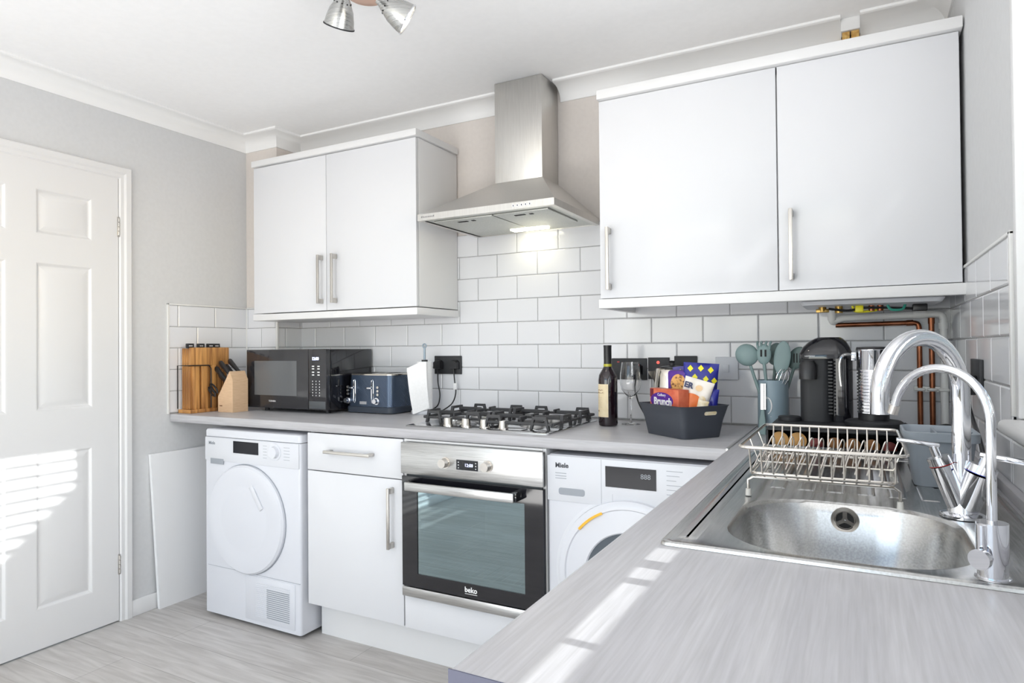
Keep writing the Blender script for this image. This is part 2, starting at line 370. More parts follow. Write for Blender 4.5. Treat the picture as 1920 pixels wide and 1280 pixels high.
b.build('door_leaf', m_gloss_paint, d, ang=20)
for z in (.256, 1.775):
    b = MB(); b.box(XL+.002, XL+.009, DY1-.004, DY1+.008, z-.045, z+.045, .001)
    for q in (-.03, -.01, .01, .03): b.cyl((XL+.009, DY1+.002, z+q-.008), (XL+.009, DY1+.002, z+q+.008), .004, n=10)
    b.build('hinge', m_nickel, d)
b = MB()
prof = [(0, 0), (.006, .0), (.012, .006), (.012, .02), (.018, .028), (.018, .05), (.014, .054), (0, .054)]  # x out, width
def archi(y, s): return [(XL+px, y+s*wd) for px, wd in prof]
AZ = 2.045
pth = [((lambda px, wd: Vector((XL+px, DY1+.003+wd, 0)))), ]
for s, yy in ((1, DY1+.003), (-1, DY0-.003)):
    b.loft([[Vector((XL+px, yy+s*wd, 0)) for px, wd in prof], [Vector((XL+px, yy+s*wd, DZ1+wd)) for px, wd in prof]])
b.loft([[Vector((XL+px, DY1+.003+wd, DZ1+wd)) for px, wd in prof], [Vector((XL+px, DY0-.003-wd, DZ1+wd)) for px, wd in prof]])
b.build('architrave', m_gloss_paint, d)
b = MB(); b.box(XL-T, XL, DY1+.003, DY1+.03, 0, DZ1+.027); b.box(XL-T, XL, DY0-.03, DY0-.003, 0, DZ1+.027); b.box(XL-T, XL, DY0-.03, DY1+.03, DZ1+.004, DZ1+.027); b.build('door_lining', m_gloss_paint, d)
b = MB(); b.cyl((XL+.006, 1.05, 1.0), (XL+.05, 1.05, 1.0), .009); b.cyl((XL+.05, 1.045, 1.0), (XL+.05, 1.15, 1.0), .008); b.box(XL+.006, XL+.011, 1.03, 1.07, .93, 1.07, .002); b.build('door_handle', m_nickel, d)

# ------------------------------------------------------------------ tiles
PX, PZ, G = .2065, .1045, .003
def tiles(name, org, ux, u0, u1, z0, z1, voff, skip=None, th=.007):
    """org: point fn (u,z,h); tiles of one panel, running bond"""
    bt = MB(); gr = MB()
    base = 1.331
    k0 = math.floor((z0-base)/PZ)-1
    for k in range(k0, k0+14):
        a, c = base+k*PZ, base+(k+1)*PZ
        za, zc = max(a+G/2, z0), min(c-G/2, z1)
        if zc-za < .008: continue
        off = voff+(PX/2 if k % 2 == 0 else 0)
        i0 = math.floor((u0-off)/PX)-1
        for i in range(i0, i0+40):
            p, q = off+i*PX+G/2, off+(i+1)*PX-G/2
            p, q = max(p, u0), min(q, u1)
            if q-p < .006: continue
            e = .0035
            f = lambda o, h: [org(p+o, za+o, h), org(q-o, za+o, h), org(q-o, zc-o, h), org(p+o, zc-o, h)]
            bt.loft([f(0, .001), f(0, th-.0016), f(e, th)], False, True)
    gr.loft([[org(u0, z0, 0), org(u1, z0, 0), org(u1, z1, 0), org(u0, z1, 0)], [org(u0, z0, th-.0025), org(u1, z0, th-.0025), org(u1, z1, th-.0025), org(u0, z1, th-.0025)]])
    g = gr.build(name[1], m_grout); struct(g)
    o = bt.build(name[0], m_tile, None, ang=12); struct(o)
ty = lambda y0: (lambda u, z, h: Vector((u, y0-h, z)))
tiles(('trim_5', 'trim_6'), ty(YB), 1, BX, XR, .908, 1.436, -1.577)
tiles(('trim_7', 'trim_8'), ty(YB), 1, -1.70, -.82, 1.4365, 1.749, -1.577)
tiles(('trim_9', 'trim_10'), lambda u, z, h: Vector((XL+h, u, z)), 1, 1.991, BY, .908, 1.436, 2.143)
tiles(('trim_11', 'trim_12'), ty(BY), 1, XL, BX+.007, .908, 1.436, -2.835)
tiles(('trim_13', 'trim_14'), lambda u, z, h: Vector((BX+h, u, z)), 1, BY-.007, YB, .908, 1.436, 2.50)
tiles(('trim_15', 'trim_16'), lambda u, z, h: Vector((XR-h, u, z)), 1, 1.625, YB, .908, 1.429, 1.87+PX/2-.02)
tiles(('trim_17', 'trim_18'), lambda u, z, h: Vector((XR-h, u, z)), 1, .4, 1.625, .908, 1.03, 1.87+PX/2-.02)
b = MB(); e = .004
b.box(XL, XL+.010, 1.982, 1.992, .908, 1.444, .002); b.box(XL, XL+.010, 1.982, BY, 1.436, 1.444, .002); b.box(XL, BX+.01, BY-.010, BY, 1.436, 1.444, .002)
b.box(BX-.002, BX+.011, BY-.011, BY+.002, .908, 1.444, .003); b.box(XL+.004, XL+.011, BY-.011, BY-.004, .908, 1.44, .002)
b.box(XR-.010, XR, 1.612, 1.625, WZ0+.03, 1.437, .002); b.box(XR-.010, XR, 1.612, YB, 1.429, 1.437, .002)
struct(b.build('trim_19', m_pvc))

# ------------------------------------------------------------------ handles
def bar_handle(parent, x, y, z0, z1, horiz=False, x1=None):
    b = MB(); w_ = .006
    if not horiz:
        b.box(x-w_, x+w_, y-.036, y-.027, z0, z1, .002)
        for z in (z0+.012, z1-.012): b.box(x-w_, x+w_, y-.028, y, z-.011, z+.011, .002)
    else:
        b.box(x, x1, y-.036, y-.027, z0-w_, z0+w_, .002)
        for xx in (x+.012, x1-.012): b.box(xx-.011, xx+.011, y-.028, y, z0-w_, z0+w_, .002)
    return b.build('handle', m_nickel, parent)

# wall cabinet left
t = thing('wall_cabinet', 'narrower white gloss two-door wall cabinet left of the cooker hood, above the microwave', 'cabinet', (-2.19, 2.45, 1.36))
box('body', m_carc, t, -2.70, -1.687, 2.305, YB-.012, 1.397, 2.133, bev=.001)
box('cornice', m_carc, t, -2.705, -1.678, 2.272, YB-.012, 2.136, 2.166, bev=.003)
box('pelmet', m_carc, t, -2.702, -1.681, 2.278, YB-.012, 1.36, 1.392, bev=.003)
for x0, x1, hx in ((-2.70, -2.211, -2.235), (-2.208, -1.688, -2.148)):
    dd = box('door', m_cab, t, x0, x1, 2.284, 2.303, 1.397, 2.131, bev=.0015)
    bar_handle(dd, hx, 2.284, 1.428, 1.657)
# wall cabinet right (boiler in the right half)
t = thing('wall_cabinet', 'wide white gloss two-door wall cabinet beside the window wall, hiding the boiler', 'cabinet', (-.28, 2.45, 1.355))
b = MB()
for x in (-.832, -.241, .249): b.box(x, x+.016, 2.27, YB-.012, 1.388, 2.11)
b.box(-.832, .265, 2.27, YB-.012, 2.094, 2.11); b.box(-.816, -.241, 2.27, YB-.012, 1.388, 1.404); b.box(-.816, .249, YB-.02, YB-.012, 1.45, 2.094)
b.build('body', m_carc, t)
box('cornice', m_carc, t, -.838, .271, 2.232, YB-.012, 2.114, 2.149, bev=.004)
b = MB(); b.box(-.838, .271, 2.238, 2.262, 1.352, 1.386, .003); b.box(-.838, -.815, 2.262, YB-.012, 1.352, 1.386, .003); b.build('pelmet', m_carc, t)
for x0, x1, hx in ((-.834, -.230, -.797), (-.226, .262, -.188)):
    dd = box('door', m_cab, t, x0, x1, 2.249, 2.268, 1.389, 2.111, bev=.0015)
    bar_handle(dd, hx, 2.249, 1.418, 1.644)
# boiler
t = thing('boiler', 'white wall boiler hanging below the right cabinet with pipe fittings underneath', 'boiler', (.03, 2.45, 1.34))
box('casing', m_appl2, t, -.168, .222, 2.30, 2.59, 1.352, 2.0, bev=.004)
MB().loft([rrect(-.172, .226, 2.294, 2.59, .02, 1.352), rrect(-.165, .219, 2.301, 2.59, .02, 1.340)], True, True).build('bottom_tray', m_appl2, t)
MB().cyl((-.06, 2.42, 1.318), (-.06, 2.42, 1.34), .012).build('brass_fitting', m_brass, t); b = MB(); b.cyl((-.11, 2.44, 1.325), (-.11, 2.44, 1.34), .012); b.box(-.13, -.09, 2.43, 2.45, 1.322, 1.334, .002); b.build('brass_fitting', m_brass, t)
b = MB(); b.tube(bez([(-.02, 2.42, 1.34), (-.01, 2.42, 1.322), (.03, 2.43, 1.322), (.07, 2.45, 1.33)]), .004); b.box(-.012, .012, 2.40, 2.43, 1.318, 1.34, .003); b.build('yellow_gas_tap', m_yellow, t)
b = MB(); b.tube(bez([(.08, 2.42, 1.34), (.09, 2.42, 1.325), (.12, 2.42, 1.324), (.13, 2.43, 1.34)]), .004); b.build('earth_wire', m_green, t)
b = MB(); b.box(.15, .19, 2.42, 2.45, 1.318, 1.34, .003); b.tube(bez([(-.09, 2.4, 1.332), (-.03, 2.41, 1.325), (.02, 2.42, 1.333), (.15, 2.43, 1.327)]), .004); b.build('black_gas_valve', m_black, t)
for x in (.035, .06): MB().cyl((x, 2.43, 1.322), (x, 2.43, 1.34), .009).build('copper_stub', m_copper, t)

# ------------------------------------------------------------------ hood
t = thing('cooker_hood', 'stainless steel chimney cooker hood on the tiled wall above the gas hob', 'cooker hood', (-1.275, 2.4, 1.73))
hx0, hx1, hy0, hy1 = -1.58, -.971, 2.148, YB-.009
b = MB()
def R4(x0, x1, y0, y1, z): return [Vector((x0, y0, z)), Vector((x1, y0, z)), Vector((x1, y1, z)), Vector((x0, y1, z))]
b.loft([R4(hx0+.02, hx1-.02, hy0+.02, hy1, 1.731), R4(hx0, hx1, hy0, hy1, 1.731), R4(hx0, hx1, hy0, hy1, 1.757), R4(-1.388, -1.158, 2.447, hy1, 1.925)], False, True)
b.build('canopy', m_hood, t, ang=15)
MB().box(hx0+.02, hx1-.02, hy0+.02, hy1, 1.735, 1.74).build('underside_plate', m_filter, t)
for x0, x1 in ((-1.535, -1.262), (-1.254, -1.02)):
    f_ = box('grease_filter', m_filter, t, x0, x1, 2.2, 2.49, 1.729, 1.7345, bev=.001)
    xm = (x0+x1)/2
    b = MB(); b.box(xm-.045, xm+.0, 2.235, 2.25, 1.7275, 1.729); b.box(xm+.02, xm+.035, 2.235, 2.25, 1.7275, 1.729); b.build('latch', m_dark, f_)
box('chimney_cover', m_hood, t, -1.386, -1.160, 2.449, hy1, 1.925, ZC-.002, bev=.0015)
b = MB(); b.box(-1.35, -1.18, 2.515, 2.56, 1.7275, 1.7345, .001); lampo = b.build('hood_lamp', m_led, t)
for i in range(5): MB().cyl((-1.137+i*.0172, hy0+.001, 1.744), (-1.137+i*.0172, hy0-.004, 1.744), .0055, n=14).build('button', m_chrome, t)
b = MB()
for i in range(5): b.box(-1.1385+i*.0172, -1.1355+i*.0172, hy0-.0046, hy0-.0038, 1.741, 1.747)
b.build('button_symbols', m_dark, t)
b = MB(); x = -1.562; 
for i in range(10): b.box(x, x+.0032, hy0-.0006, hy0, 1.7415, 1.7415+(.007 if i in (0, 1, 9) else .005)); x += .0066
b.build('maker_mark', mat('grey_mark', s2l(110, 110, 112), .5), t)
hl = bpy.data.lights.new('hood_lamp_light', 'SPOT'); hl.energy = .45; hl.spot_size = math.radians(120); hl.spot_blend = .6; hl.color = (1, .93, .66); hl.shadow_soft_size = .02
ho = bpy.data.objects.new('hood_lamp_light', hl); col.objects.link(ho); ho.location = (-1.262, 2.54, 1.722); ho.rotation_euler = Vector((0, .35, -1)).to_track_quat('-Z', 'Y').to_euler()

# ------------------------------------------------------------------ worktops
b = MB()
pf = [(YB-.012, .870), (YB-.012, .908), (2.0, .908), (1.9955, .9065), (1.993, .9025), (1.993, .876), (1.996, .8715), (2.0, .870)]
b.prism(pf, 'x', BX+.0075, -.352); b.prism([(BY-.0085 if y > 2.3 else y, z) for y, z in pf], 'x', XL+.0105, BX+.0075)
tag(b.build('worktop', m_wtx), 'long grey wood-effect worktop along the tiled back wall, under hob and microwave', 'worktop')
b = MB()
PXa, PXb, PY0, PY1 = -.3475, XR-.009, .517, YB-.012
hx = (-.215, .16, 1.0, 1.405)
def slab(x0, x1, y0, y1): b.box(x0, x1, y0, y1, .870, .908)
slab(PXa+.006, hx[0], PY0, PY1); slab(hx[1], PXb, PY0, PY1); slab(hx[0], hx[1], PY0, hx[2]); slab(hx[0], hx[1], hx[3], PY1)
b.prism([(PXa+.006, .870), (PXa+.006, .908), (PXa+.002, .9065), (PXa, .903), (PXa, .875), (PXa+.002, .8715)], 'y', PY0, PY1)
pen = tag(b.build('worktop', m_wty), 'grey wood-effect worktop section with the sink, running along the window wall', 'worktop')
box('end_strip', mat('blue_grey_edge_strip', s2l(84, 86, 106), .5), pen, PXa, PXb, PY0-.0015, PY0, .870, .9075)
tag(box('joint_strip', mat('aluminium_joint_strip', s2l(196, 196, 194), .3, .8), None, -.3535, -.346, 1.992, YB-.012, .900, .9095, bev=.0008), 'thin aluminium strip covering the joint between the two worktop sections', 'strip')
b = MB(); b.box(XR-.024, XR-.008, PY0, 2.2, .9085, .931, .002)
tag(b.build('upstand', m_wty), 'low grey wood-effect upstand along the window wall behind the taps', 'upstand')
# ------------------------------------------------------------------ base units
t = thing('drawer_base_unit', 'white gloss base unit with one drawer over one door, between dryer and oven', 'cabinet', (-1.80, 2.3, .15))
b = MB(); b.box(-2.045, -1.543, 2.02, 2.58, .15, .168); 
for x in (-2.045, -1.559): b.box(x, x+.016, 2.02, 2.58, .15, .869)
b.box(-2.029, -1.559, 2.57, 2.58, .168, .869); b.build('carcass', m_carc, t)
dd = box('door', m_cab, t, -2.043, -1.546, 1.997, 2.016, .155, .709, bev=.0015); bar_handle(dd, -1.595, 1.997, .447, .68)
dd = box('drawer', m_cab, t, -2.043, -1.546, 1.997, 2.016, .713, .866, bev=.0015); bar_handle(dd, -1.925, 1.997, .797, .797, True, -1.685)
t = thing('plinth', 'white plinth board under the drawer unit and oven', 'plinth', (-1.5, 2.09, 0))
box('board', m_carc, t, -2.045, -.94, 2.075, 2.091, 0, .149)
t = thing('oven_housing', 'white oven housing unit with blank panel below the built-in oven', 'cabinet', (-1.24, 2.3, .15))
b = MB()
for x in (-1.541, -.954): b.box(x, x+.012, 2.0, 2.58, .15, .869)
b.box(-1.529, -.954, 2.02, 2.58, .15, .27); b.build('carcass', m_carc, t)
box('lower_panel', m_cab, t, -1.541, -.942, 1.997, 2.016, .153, .277, bev=.0015)
box('top_rail', m_carc, t, -1.529, -.954, 1.997, 2.05, .861, .8685)
# peninsula base
t = thing('sink_base_unit', 'white base unit with doors carrying the sink worktop', 'cabinet', (-.02, 1.5, .15))
b = MB(); b.box(-.28, .255, 1.05, 1.068, .15, .869); b.box(-.28, .255, 1.935, 1.953, .15, .869); b.box(-.28, .255, 1.068, 1.935, .15, .168); b.build('carcass', m_carc, t)
for y0, y1 in ((1.05, 1.5), (1.503, 1.953)):
    dd = box('door', m_cab, t, -.30, -.281, y0, y1, .155, .866, bev=.0015)
    b = MB(); b.box(-.336, -.327, y0+.05-.006, y0+.05+.006, .5, .72, .002); b.box(-.328, -.30, y0+.044, y0+.056, .51, .53); b.box(-.328, -.30, y0+.044, y0+.056, .69, .71); b.build('handle', m_nickel, dd)
box('plinth', m_carc, t, -.24, -.225, 1.05, 1.953, 0, .149)
t = thing('support_post', 'black round support leg under the free end of the window worktop', 'leg', (-.26, .62, 0))
MB().cyl((-.26, .62, .006), (-.26, .62, .862), .03).build('post', m_blackm, t); MB().cyl((-.26, .62, .862), (-.26, .62, .8695), .045).build('top_plate', m_blackm, t)
MB().cyl((-.26, .62, 0), (-.26, .62, .006), .035).build('foot', m_blackm, t)

# ------------------------------------------------------------------ oven
t = thing('oven', 'built-in stainless steel electric oven with black glass door below the gas hob', 'oven', (-1.24, 2.2, .28))
box('control_panel', m_steelx, t, -1.538, -.943, 1.973, 1.995, .742, .860, bev=.002)
b = MB(); ox0, ox1, oz0, oz1 = -1.526, -.957, .285, .858
b.box(ox0, ox1, 2.0, 2.02, oz0, .335); b.box(ox0, ox1, 2.0, 2.02, .69, oz1); b.box(ox0, -1.47, 2.0, 2.5, .335, .69); b.box(-1.0, ox1, 2.0, 2.5, .335, .69)
b.box(-1.47, -1.0, 2.0, 2.5, .335, .36); b.box(-1.47, -1.0, 2.0, 2.5, .67, .69); b.box(-1.47, -1.0, 2.48, 2.5, .36, .67)
b.build('cavity', mat('grey_oven_enamel', s2l(110, 116, 120), .4), t)
dr = thing('door', None, None, (-1.24, 1.98, .3))
dr.parent = t; dr.location = Vector((-1.24, 1.98, .3))-t.location
b = MB(); gx0, gx1, gz0, gz1 = -1.535, -.945, .322, .733
wx0, wx1, wz0, wz1 = -1.465, -1.015, .372, .680
for a in ((gx0, wx0, gz0, gz1), (wx1, gx1, gz0, gz1), (wx0, wx1, gz0, wz0), (wx0, wx1, wz1, gz1)): b.box(a[0], a[1], 1.976, 1.997, a[2], a[3])
b.build('glass_frame', m_blackg, dr)
box('window', m_oven_glass, dr, wx0, wx1, 1.979, 1.982, wz0, wz1)
box('lower_trim', m_steelx, dr, gx0, gx1, 1.973, 1.996, .283, .319, bev=.002)
b = MB(); b.box(-1.487, -1.032, 1.925, 1.936, .690, .722, .003)
b.build('handle_bar', m_steelx, dr)
for x in (-1.49, -1.045): MB().box(x, x+.02, 1.936, 1.976, .692, .724, .003).build('handle_mount', m_blackg, dr)
text('beko', .026, (-1.258, 1.9755, .342), m_white, dr, bold=.0006); box('logo_underline', m_white, dr, -1.257, -1.206, 1.9752, 1.976, .335, .3365)
for z in (.455, .39):
    r_ = MB()
    r_.tube([(-1.46, 1.99, z), (-1.02, 1.99, z), (-1.02, 2.44, z), (-1.46, 2.44, z)], .0025, 8, True)
    if z < .4:
        for i in range(18): r_.cyl((-1.455+i*.0255, 1.99, z), (-1.455+i*.0255, 2.44, z), .0018, n=6)
    r_.build('wire_shelf', m_chrome, t)
for x in (-1.335, -1.157):
    k = MB(); k.cyl((x, 1.973, .797), (x, 1.970, .797), .021); k.cyl((x, 1.970, .797), (x, 1.945, .797), .0175, .016); k.build('knob', m_chrome2, t)
dp = box('display', m_blackg, t, -1.287, -1.197, 1.9715, 1.974, .776, .812)
text('12:00', .016, (-1.252, 1.9712, .789), m_blueled, dp); b = MB()
for x, z in ((-1.278, .803), (-1.278, .793), (-1.278, .783), (-1.205, .803), (-1.205, .793), (-1.205, .783)): b.box(x-.002, x+.002, 1.971, 1.9716, z-.0015, z+.0015)
b.build('symbols', m_white, dp)

# ------------------------------------------------------------------ tumble dryer
t = thing('tumble_dryer', 'white front-loading tumble dryer with solid round door at the left worktop end', 'tumble dryer', (-2.36, 2.28, 0))
dxa, dxb, dya = -2.672, -2.068, 1.98
b = MB(); b.loft([rrect(dxa, dxb, dya, 2.585, .012, .018, 4), rrect(dxa, dxb, dya, 2.585, .012, .818, 4)]); b.build('body', m_appl, t)
b = MB(); b.loft([rrect(dxa, dxb, dya, 2.585, .014, .8205, 4), rrect(dxa, dxb, dya, 2.585, .014, .845, 4), rrect(dxa+.004, dxb-.004, dya+.004, 2.581, .014, .852, 4), rrect(dxa+.012, dxb-.012, dya+.012, 2.573, .012, .8545, 4)]); b.build('lid', m_appl, t)
for x in (dxa+.06, dxb-.05):
    for y in (2.03, 2.54): MB().cyl((x, y, 0), (x, y, .019), .02).build('foot', m_blackm, t)
cx, cz, r = -2.392, .468, .238
mxd = Matrix.Translation((cx, dya, cz)) @ Matrix.Rotation(PI/2, 4, 'X')
b = MB(); b.lathe([(r+.004, -.001), (r+.004, .0012), (r, .0012), (r, -.001)], mx=mxd, n=64); b.build('door_gap', m_grey, t)
dd = MB(); dd.lathe([(r, 0), (r, .012), (r-.008, .02), (r-.06, .024), (r-.085, .020), (r-.10, .021), (.001, .027)], mx=mxd, n=64, cap1=True); dd = dd.build('door', m_appl, t)
q = Vector((cx+.085, dya-.0235, cz+.105)); b = MB(); b.box(-.058, .058, -.004, .003, -.012, .012, .003, mx=Matrix.Translation(q) @ Matrix.Rotation(math.radians(55), 4, 'Y')); b.build('grip_recess', m_appl2, dd)
pn = box('control_panel', m_appl2, t, dxa+.006, dxb-.006, dya-.004, dya+.004, .712, .816, bev=.002)
ds = box('display', m_disp, pn, -2.474, -2.314, dya-.0055, dya-.003, .755, .808)
k = MB(); k.cyl((-2.212, dya-.003, .775), (-2.212, dya-.007, .775), .036, n=32); k.cyl((-2.212, dya-.007, .775), (-2.212, dya-.022, .775), .026, .024, n=32); k.build('dial', m_appl, pn)
box('handle_recess', m_grey, pn, -2.628, -2.54, dya-.0048, dya-.003, .697, .722, bev=.0006)
b = MB()
for i in range(5):
    b.box(-2.16, -2.125, dya-.0046, dya-.0038, .745+i*.013, .7465+i*.013); b.box(-2.285, -2.262, dya-.0046, dya-.0038, .745+i*.013, .7465+i*.013)
b.build('programme_marks', m_grey, pn)
text('Miele', .02, (-2.64, dya-.0045, .785), m_grey, pn, bold=.0005)
b = MB(); b.box(dxa+.02, dxb-.004, dya-.0008, dya+.002, .232, .2335); b.build('panel_seam', m_grey, t)
gv = box('heat_exchanger_flap', m_appl, t, -2.40, -2.10, dya-.003, dya+.002, .035, .226, bev=.001)
b = MB()
for i in range(18):
    z = .055+i*.0085; b.box(-2.335, -2.128, dya-.0045, dya-.0028, z, z+.0028)
b.build('vent_slats', m_appl2, gv)
b = MB()
for i in range(15):
    z = .0585+i*.0085; b.box(-2.268, -2.132, dya-.0034, dya-.0028, z, z+.004)
b.build('vent_openings', m_grey, gv)
# ------------------------------------------------------------------ washing machine
t = thing('washing_machine', 'white front-loading washing machine tucked under the worktop corner', 'washing machine', (-.64, 2.28, 0))
wa, wb, wy = -.936, -.358, 1.995
b = MB(); b.loft([rrect(wa, wb, wy, 2.58, .01, .018, 4), rrect(wa, wb, wy, 2.58, .01, .848, 4), rrect(wa+.006, wb-.006, wy+.006, 2.574, .01, .853, 4)]); b.build('body', m_appl, t)
for x in (wa+.05, wb-.05):
    for y in (2.05, 2.54): MB().cyl((x, y, 0), (x, y, .019), .02).build('foot', m_blackm, t)
cx, cz, r = -.645, .478, .248
mxd = Matrix.Translation((cx, wy, cz)) @ Matrix.Rotation(PI/2, 4, 'X')
MB().lathe([(r+.012, -.001), (r+.012, .002), (r, .003), (r, -.001)], mx=mxd, n=64).build('door_surround', m_appl2, t)
dd = MB().lathe([(r, 0), (r-.002, .016), (r-.012, .022), (r-.026, .022), (r-.030, .018), (.15, .026), (.146, .022)], mx=mxd, n=64).build('door', m_appl, t)
MB().lathe([(.147, .020), (.12, .012), (.07, .004), (.001, .001)], mx=mxd, n=48, cap1=True).build('porthole_glass', mat('smoked_porthole', s2l(92, 100, 108), .06, coat=.5), dd)
b = MB(); ar = []
for i in range(13):
    a = math.radians(140-i*26/12); ar.append(a)
lo1 = [[Vector((cx+rr*math.cos(a), wy-hh, cz+rr*math.sin(a))) for rr, hh in ((r-.031, .018), (r-.031, .0245), (r-.023, .0245), (r-.023, .018))] for a in ar]
b.loft(lo1); b.build('orange_accent', mat('amber_plastic', s2l(232, 178, 30), .35), dd)
pn = box('control_panel', m_appl2, t, wa+.001, wb-.001, wy-.004, wy+.004, .700, .850, bev=.002)
ds = box('display', m_disp, pn, -.728, -.562, wy-.0055, wy-.003, .763, .829)
text('888', .022, (-.612, wy-.0058, .797), m_grey, ds, ext=.0002)
MB().loft([rrect(-.865, -.776, .703, .733, .01, 0, 4)], True, False) 
b = MB(); L1 = [Vector((p.x, wy-.0048, p.y)) for p in rrect(-.893, -.80, .722, .745, .008, 0, 4)]; L2 = [p+Vector((0, .002, 0)) for p in L1]; b.loft([L1, L2]); b.build('drawer_grip', m_grey, pn)
text('Miele', .022, (-.905, wy-.0045, .812), mat('dark_print', s2l(70, 72, 78), .5), pn, bold=.0006)
b = MB()
for z in (.792, .783, .775): b.box(-.905, -.865, wy-.0046, wy-.0038, z, z+.002)
for i in range(6): b.box(-.53, -.50+.01*(i % 3), wy-.0046, wy-.0038, .755+i*.0145, .7565+i*.0145)
b.box(-.705, -.7045, wy-.0046, wy-.004, .70, .74); b.build('programme_marks', m_grey, pn)
b = MB(); b.box(-.743, -.742, wy-.0044, wy-.0038, .702, .848); b.build('drawer_seam', m_grey, pn)
k = MB(); k.cyl((-.44, wy-.003, .79), (-.44, wy-.02, .79), .026, n=32); k.build('dial', m_appl, pn)
# leaning board
t = thing('spare_panel', 'flat white cabinet panel leaning against the wall between door and dryer', 'panel', (-2.92, 2.1, 0))
b = MB(); b.loft([[Vector((-2.914, 1.918, 0)), Vector((-2.914, 2.40, 0)), Vector((-2.930, 2.40, 0)), Vector((-2.930, 1.918, 0))], [Vector((-2.938, 1.89, .728)), Vector((-2.938, 2.375, .728)), Vector((-2.954, 2.375, .728)), Vector((-2.954, 1.89, .728))]])
b.build('board', mat('white_melamine', s2l(238, 239, 240), .3), t)

# ------------------------------------------------------------------ hob
t = thing('gas_hob', 'stainless steel four-burner gas hob with black cast iron supports', 'hob', (-1.265, 2.28, .908))
b = MB(); b.loft([rrect(-1.575, -.955, 2.046, 2.53, .012, .9082, 4), rrect(-1.575, -.955, 2.046, 2.53, .012, .912, 4), rrect(-1.569, -.961, 2.052, 2.524, .012, .915, 4)]); b.build('plate', mat('hob_steel', s2l(205, 205, 206), .14, 1), t)
for x in (-1.415, -1.332, -1.25, -1.17):
    k = MB(); k.cyl((x, 2.112, .915), (x, 2.112, .918), .021); k.cyl((x, 2.112, .918), (x, 2.112, .943), .0175, .0165); k.build('knob', m_chrome2, t)
for x, y, r in ((-1.44, 2.21, .03), (-1.09, 2.21, .042), (-1.44, 2.41, .038), (-1.09, 2.41, .032)):
    bb = MB(); bb.cyl((x, y, .915), (x, y, .922), r+.012, r+.006); bb.cyl((x, y, .922), (x, y, .930), r, r-.001); bb = bb.build('burner', mat('burner_ring_steel', s2l(190, 190, 190), .3, 1), t)
    MB().lathe([(r-.003, .930), (r-.002, .934), (r-.008, .9375), (.001, .938)], (x, y, 0), 28, cap1=True).build('burner_cap', m_iron, bb)
for gx0, gx1 in ((-1.56, -1.275), (-1.255, -.966)):
    b = MB(); ya, yb_ = 2.155, 2.512; zt, zb = .957, .944; w_ = .007
    if gx1 > -1: ya = 2.105
    y_m = 2.31
    def bar(p, q, w=.0055, z0=.944, z1=.957):
        p = Vector(p); q = Vector(q); dd_ = (q-p); l = dd_.length; ang = math.atan2(dd_.y, dd_.x)
        b.box(0, l, -w, w, z0, z1, .002, 1, mx=Matrix.Translation((p.x, p.y, 0)) @ Matrix.Rotation(ang, 4, 'Z'))
    for y in (ya, yb_): bar((gx0, y), (gx1, y), w=.0045, z0=.932, z1=.942)
    for x in (gx0, gx1): bar((x, ya), (x, yb_), w=.0045, z0=.932, z1=.942)
    bar((gx0, y_m), (gx1, y_m), w=.0045, z0=.932, z1=.942)
    def hump(p, d, ln=.06):
        p = Vector((*p, 0)); d = Vector((*d, 0)).normalized(); n = Vector((-d.y, d.x, 0))*.006
        pro = [(-ln/2-.012, .916), (-ln/2, .963), (ln/2, .963), (ln/2+.012, .916), (ln/2+.003, .916), (ln/2-.007, .953), (-ln/2+.007, .953), (-ln/2-.003, .916)]
        b.loft([[p+d*u+Vector((0, 0, z))-n for u, z in pro], [p+d*u+Vector((0, 0, z))+n for u, z in pro]])
    for yy in (2.225, 2.40): hump((gx0, yy), (0, 1), .075); hump((gx1, yy), (0, 1), .075)
    for xx in (gx0+.05, gx1-.05): hump((xx, ya), (1, 0), .055); hump((xx, yb_), (1, 0), .05)
    bx = (gx0+gx1)/2
    for by in ((ya+y_m)/2, (y_m+yb_)/2):
        for s in (-1, 1):
            bar((bx+s*.024, by), (bx+s*.138, by), w=.004, z0=.944, z1=.958); bar((bx, by+s*.024), (bx, by+s*.078), w=.004, z0=.944, z1=.958)
    b.build('pan_support', m_iron, t)

# ------------------------------------------------------------------ sink
t = thing('sink', 'stainless steel inset sink with a rounded bowl and drainer by the window', 'sink', (-.03, 1.4, .91))
sx0, sx1, sy0, sy1 = -.275, .243, .984, 1.955
bowl = lambda o, z, rr=.12: rrect(-.198+o, .145-o, 1.018+o, 1.388-o, max(rr-o*.6, .03), z, 10)
b = MB()
def outer(o, z): return rrect(sx0+o, sx1-o, sy0+o, sy1-o, .012+.0, z, 10)
lo = [outer(0, .9085), outer(.001, .9125), outer(.005, .9145), outer(.010, .9140), outer(.014, .9115)]
bl = [bowl(-.006, .9112), bowl(-.001, .9102), bowl(.004, .905), bowl(.008, .89), bowl(.016, .83), bowl(.030, .785), bowl(.055, .765), bowl(.09, .758), bowl(.155, .756, .03)]
rs = [b.ring(l) for l in lo]
for a, c in zip(rs, rs[1:]): b.bridge(a, c)
rb = [b.ring(l) for l in bl]
for a, c in zip(rb, rb[1:]): b.bridge(a, c)
b.bridge(rs[-1], rb[0]); b.bm.faces.new(rb[-1])
b.build('sink_basin', m_sink, t, ang=30)
b = MB()
for i in range(7):
    x = -.175+i*.055; y0 = 1.47
    lp = lambda o, z: rrect(x+o, x+.034-o, y0+o, 1.91-o, .006, z, 3)
    b.loft([lp(0, .911), lp(.003, .9128), lp(.008, .9132)], False, True)
b.build('drainer_ridges', m_sink, t)
b = MB(); lp = lambda o, z: rrect(-.258+o, -.226-o, 1.02+o, 1.90-o, .01, z, 4)
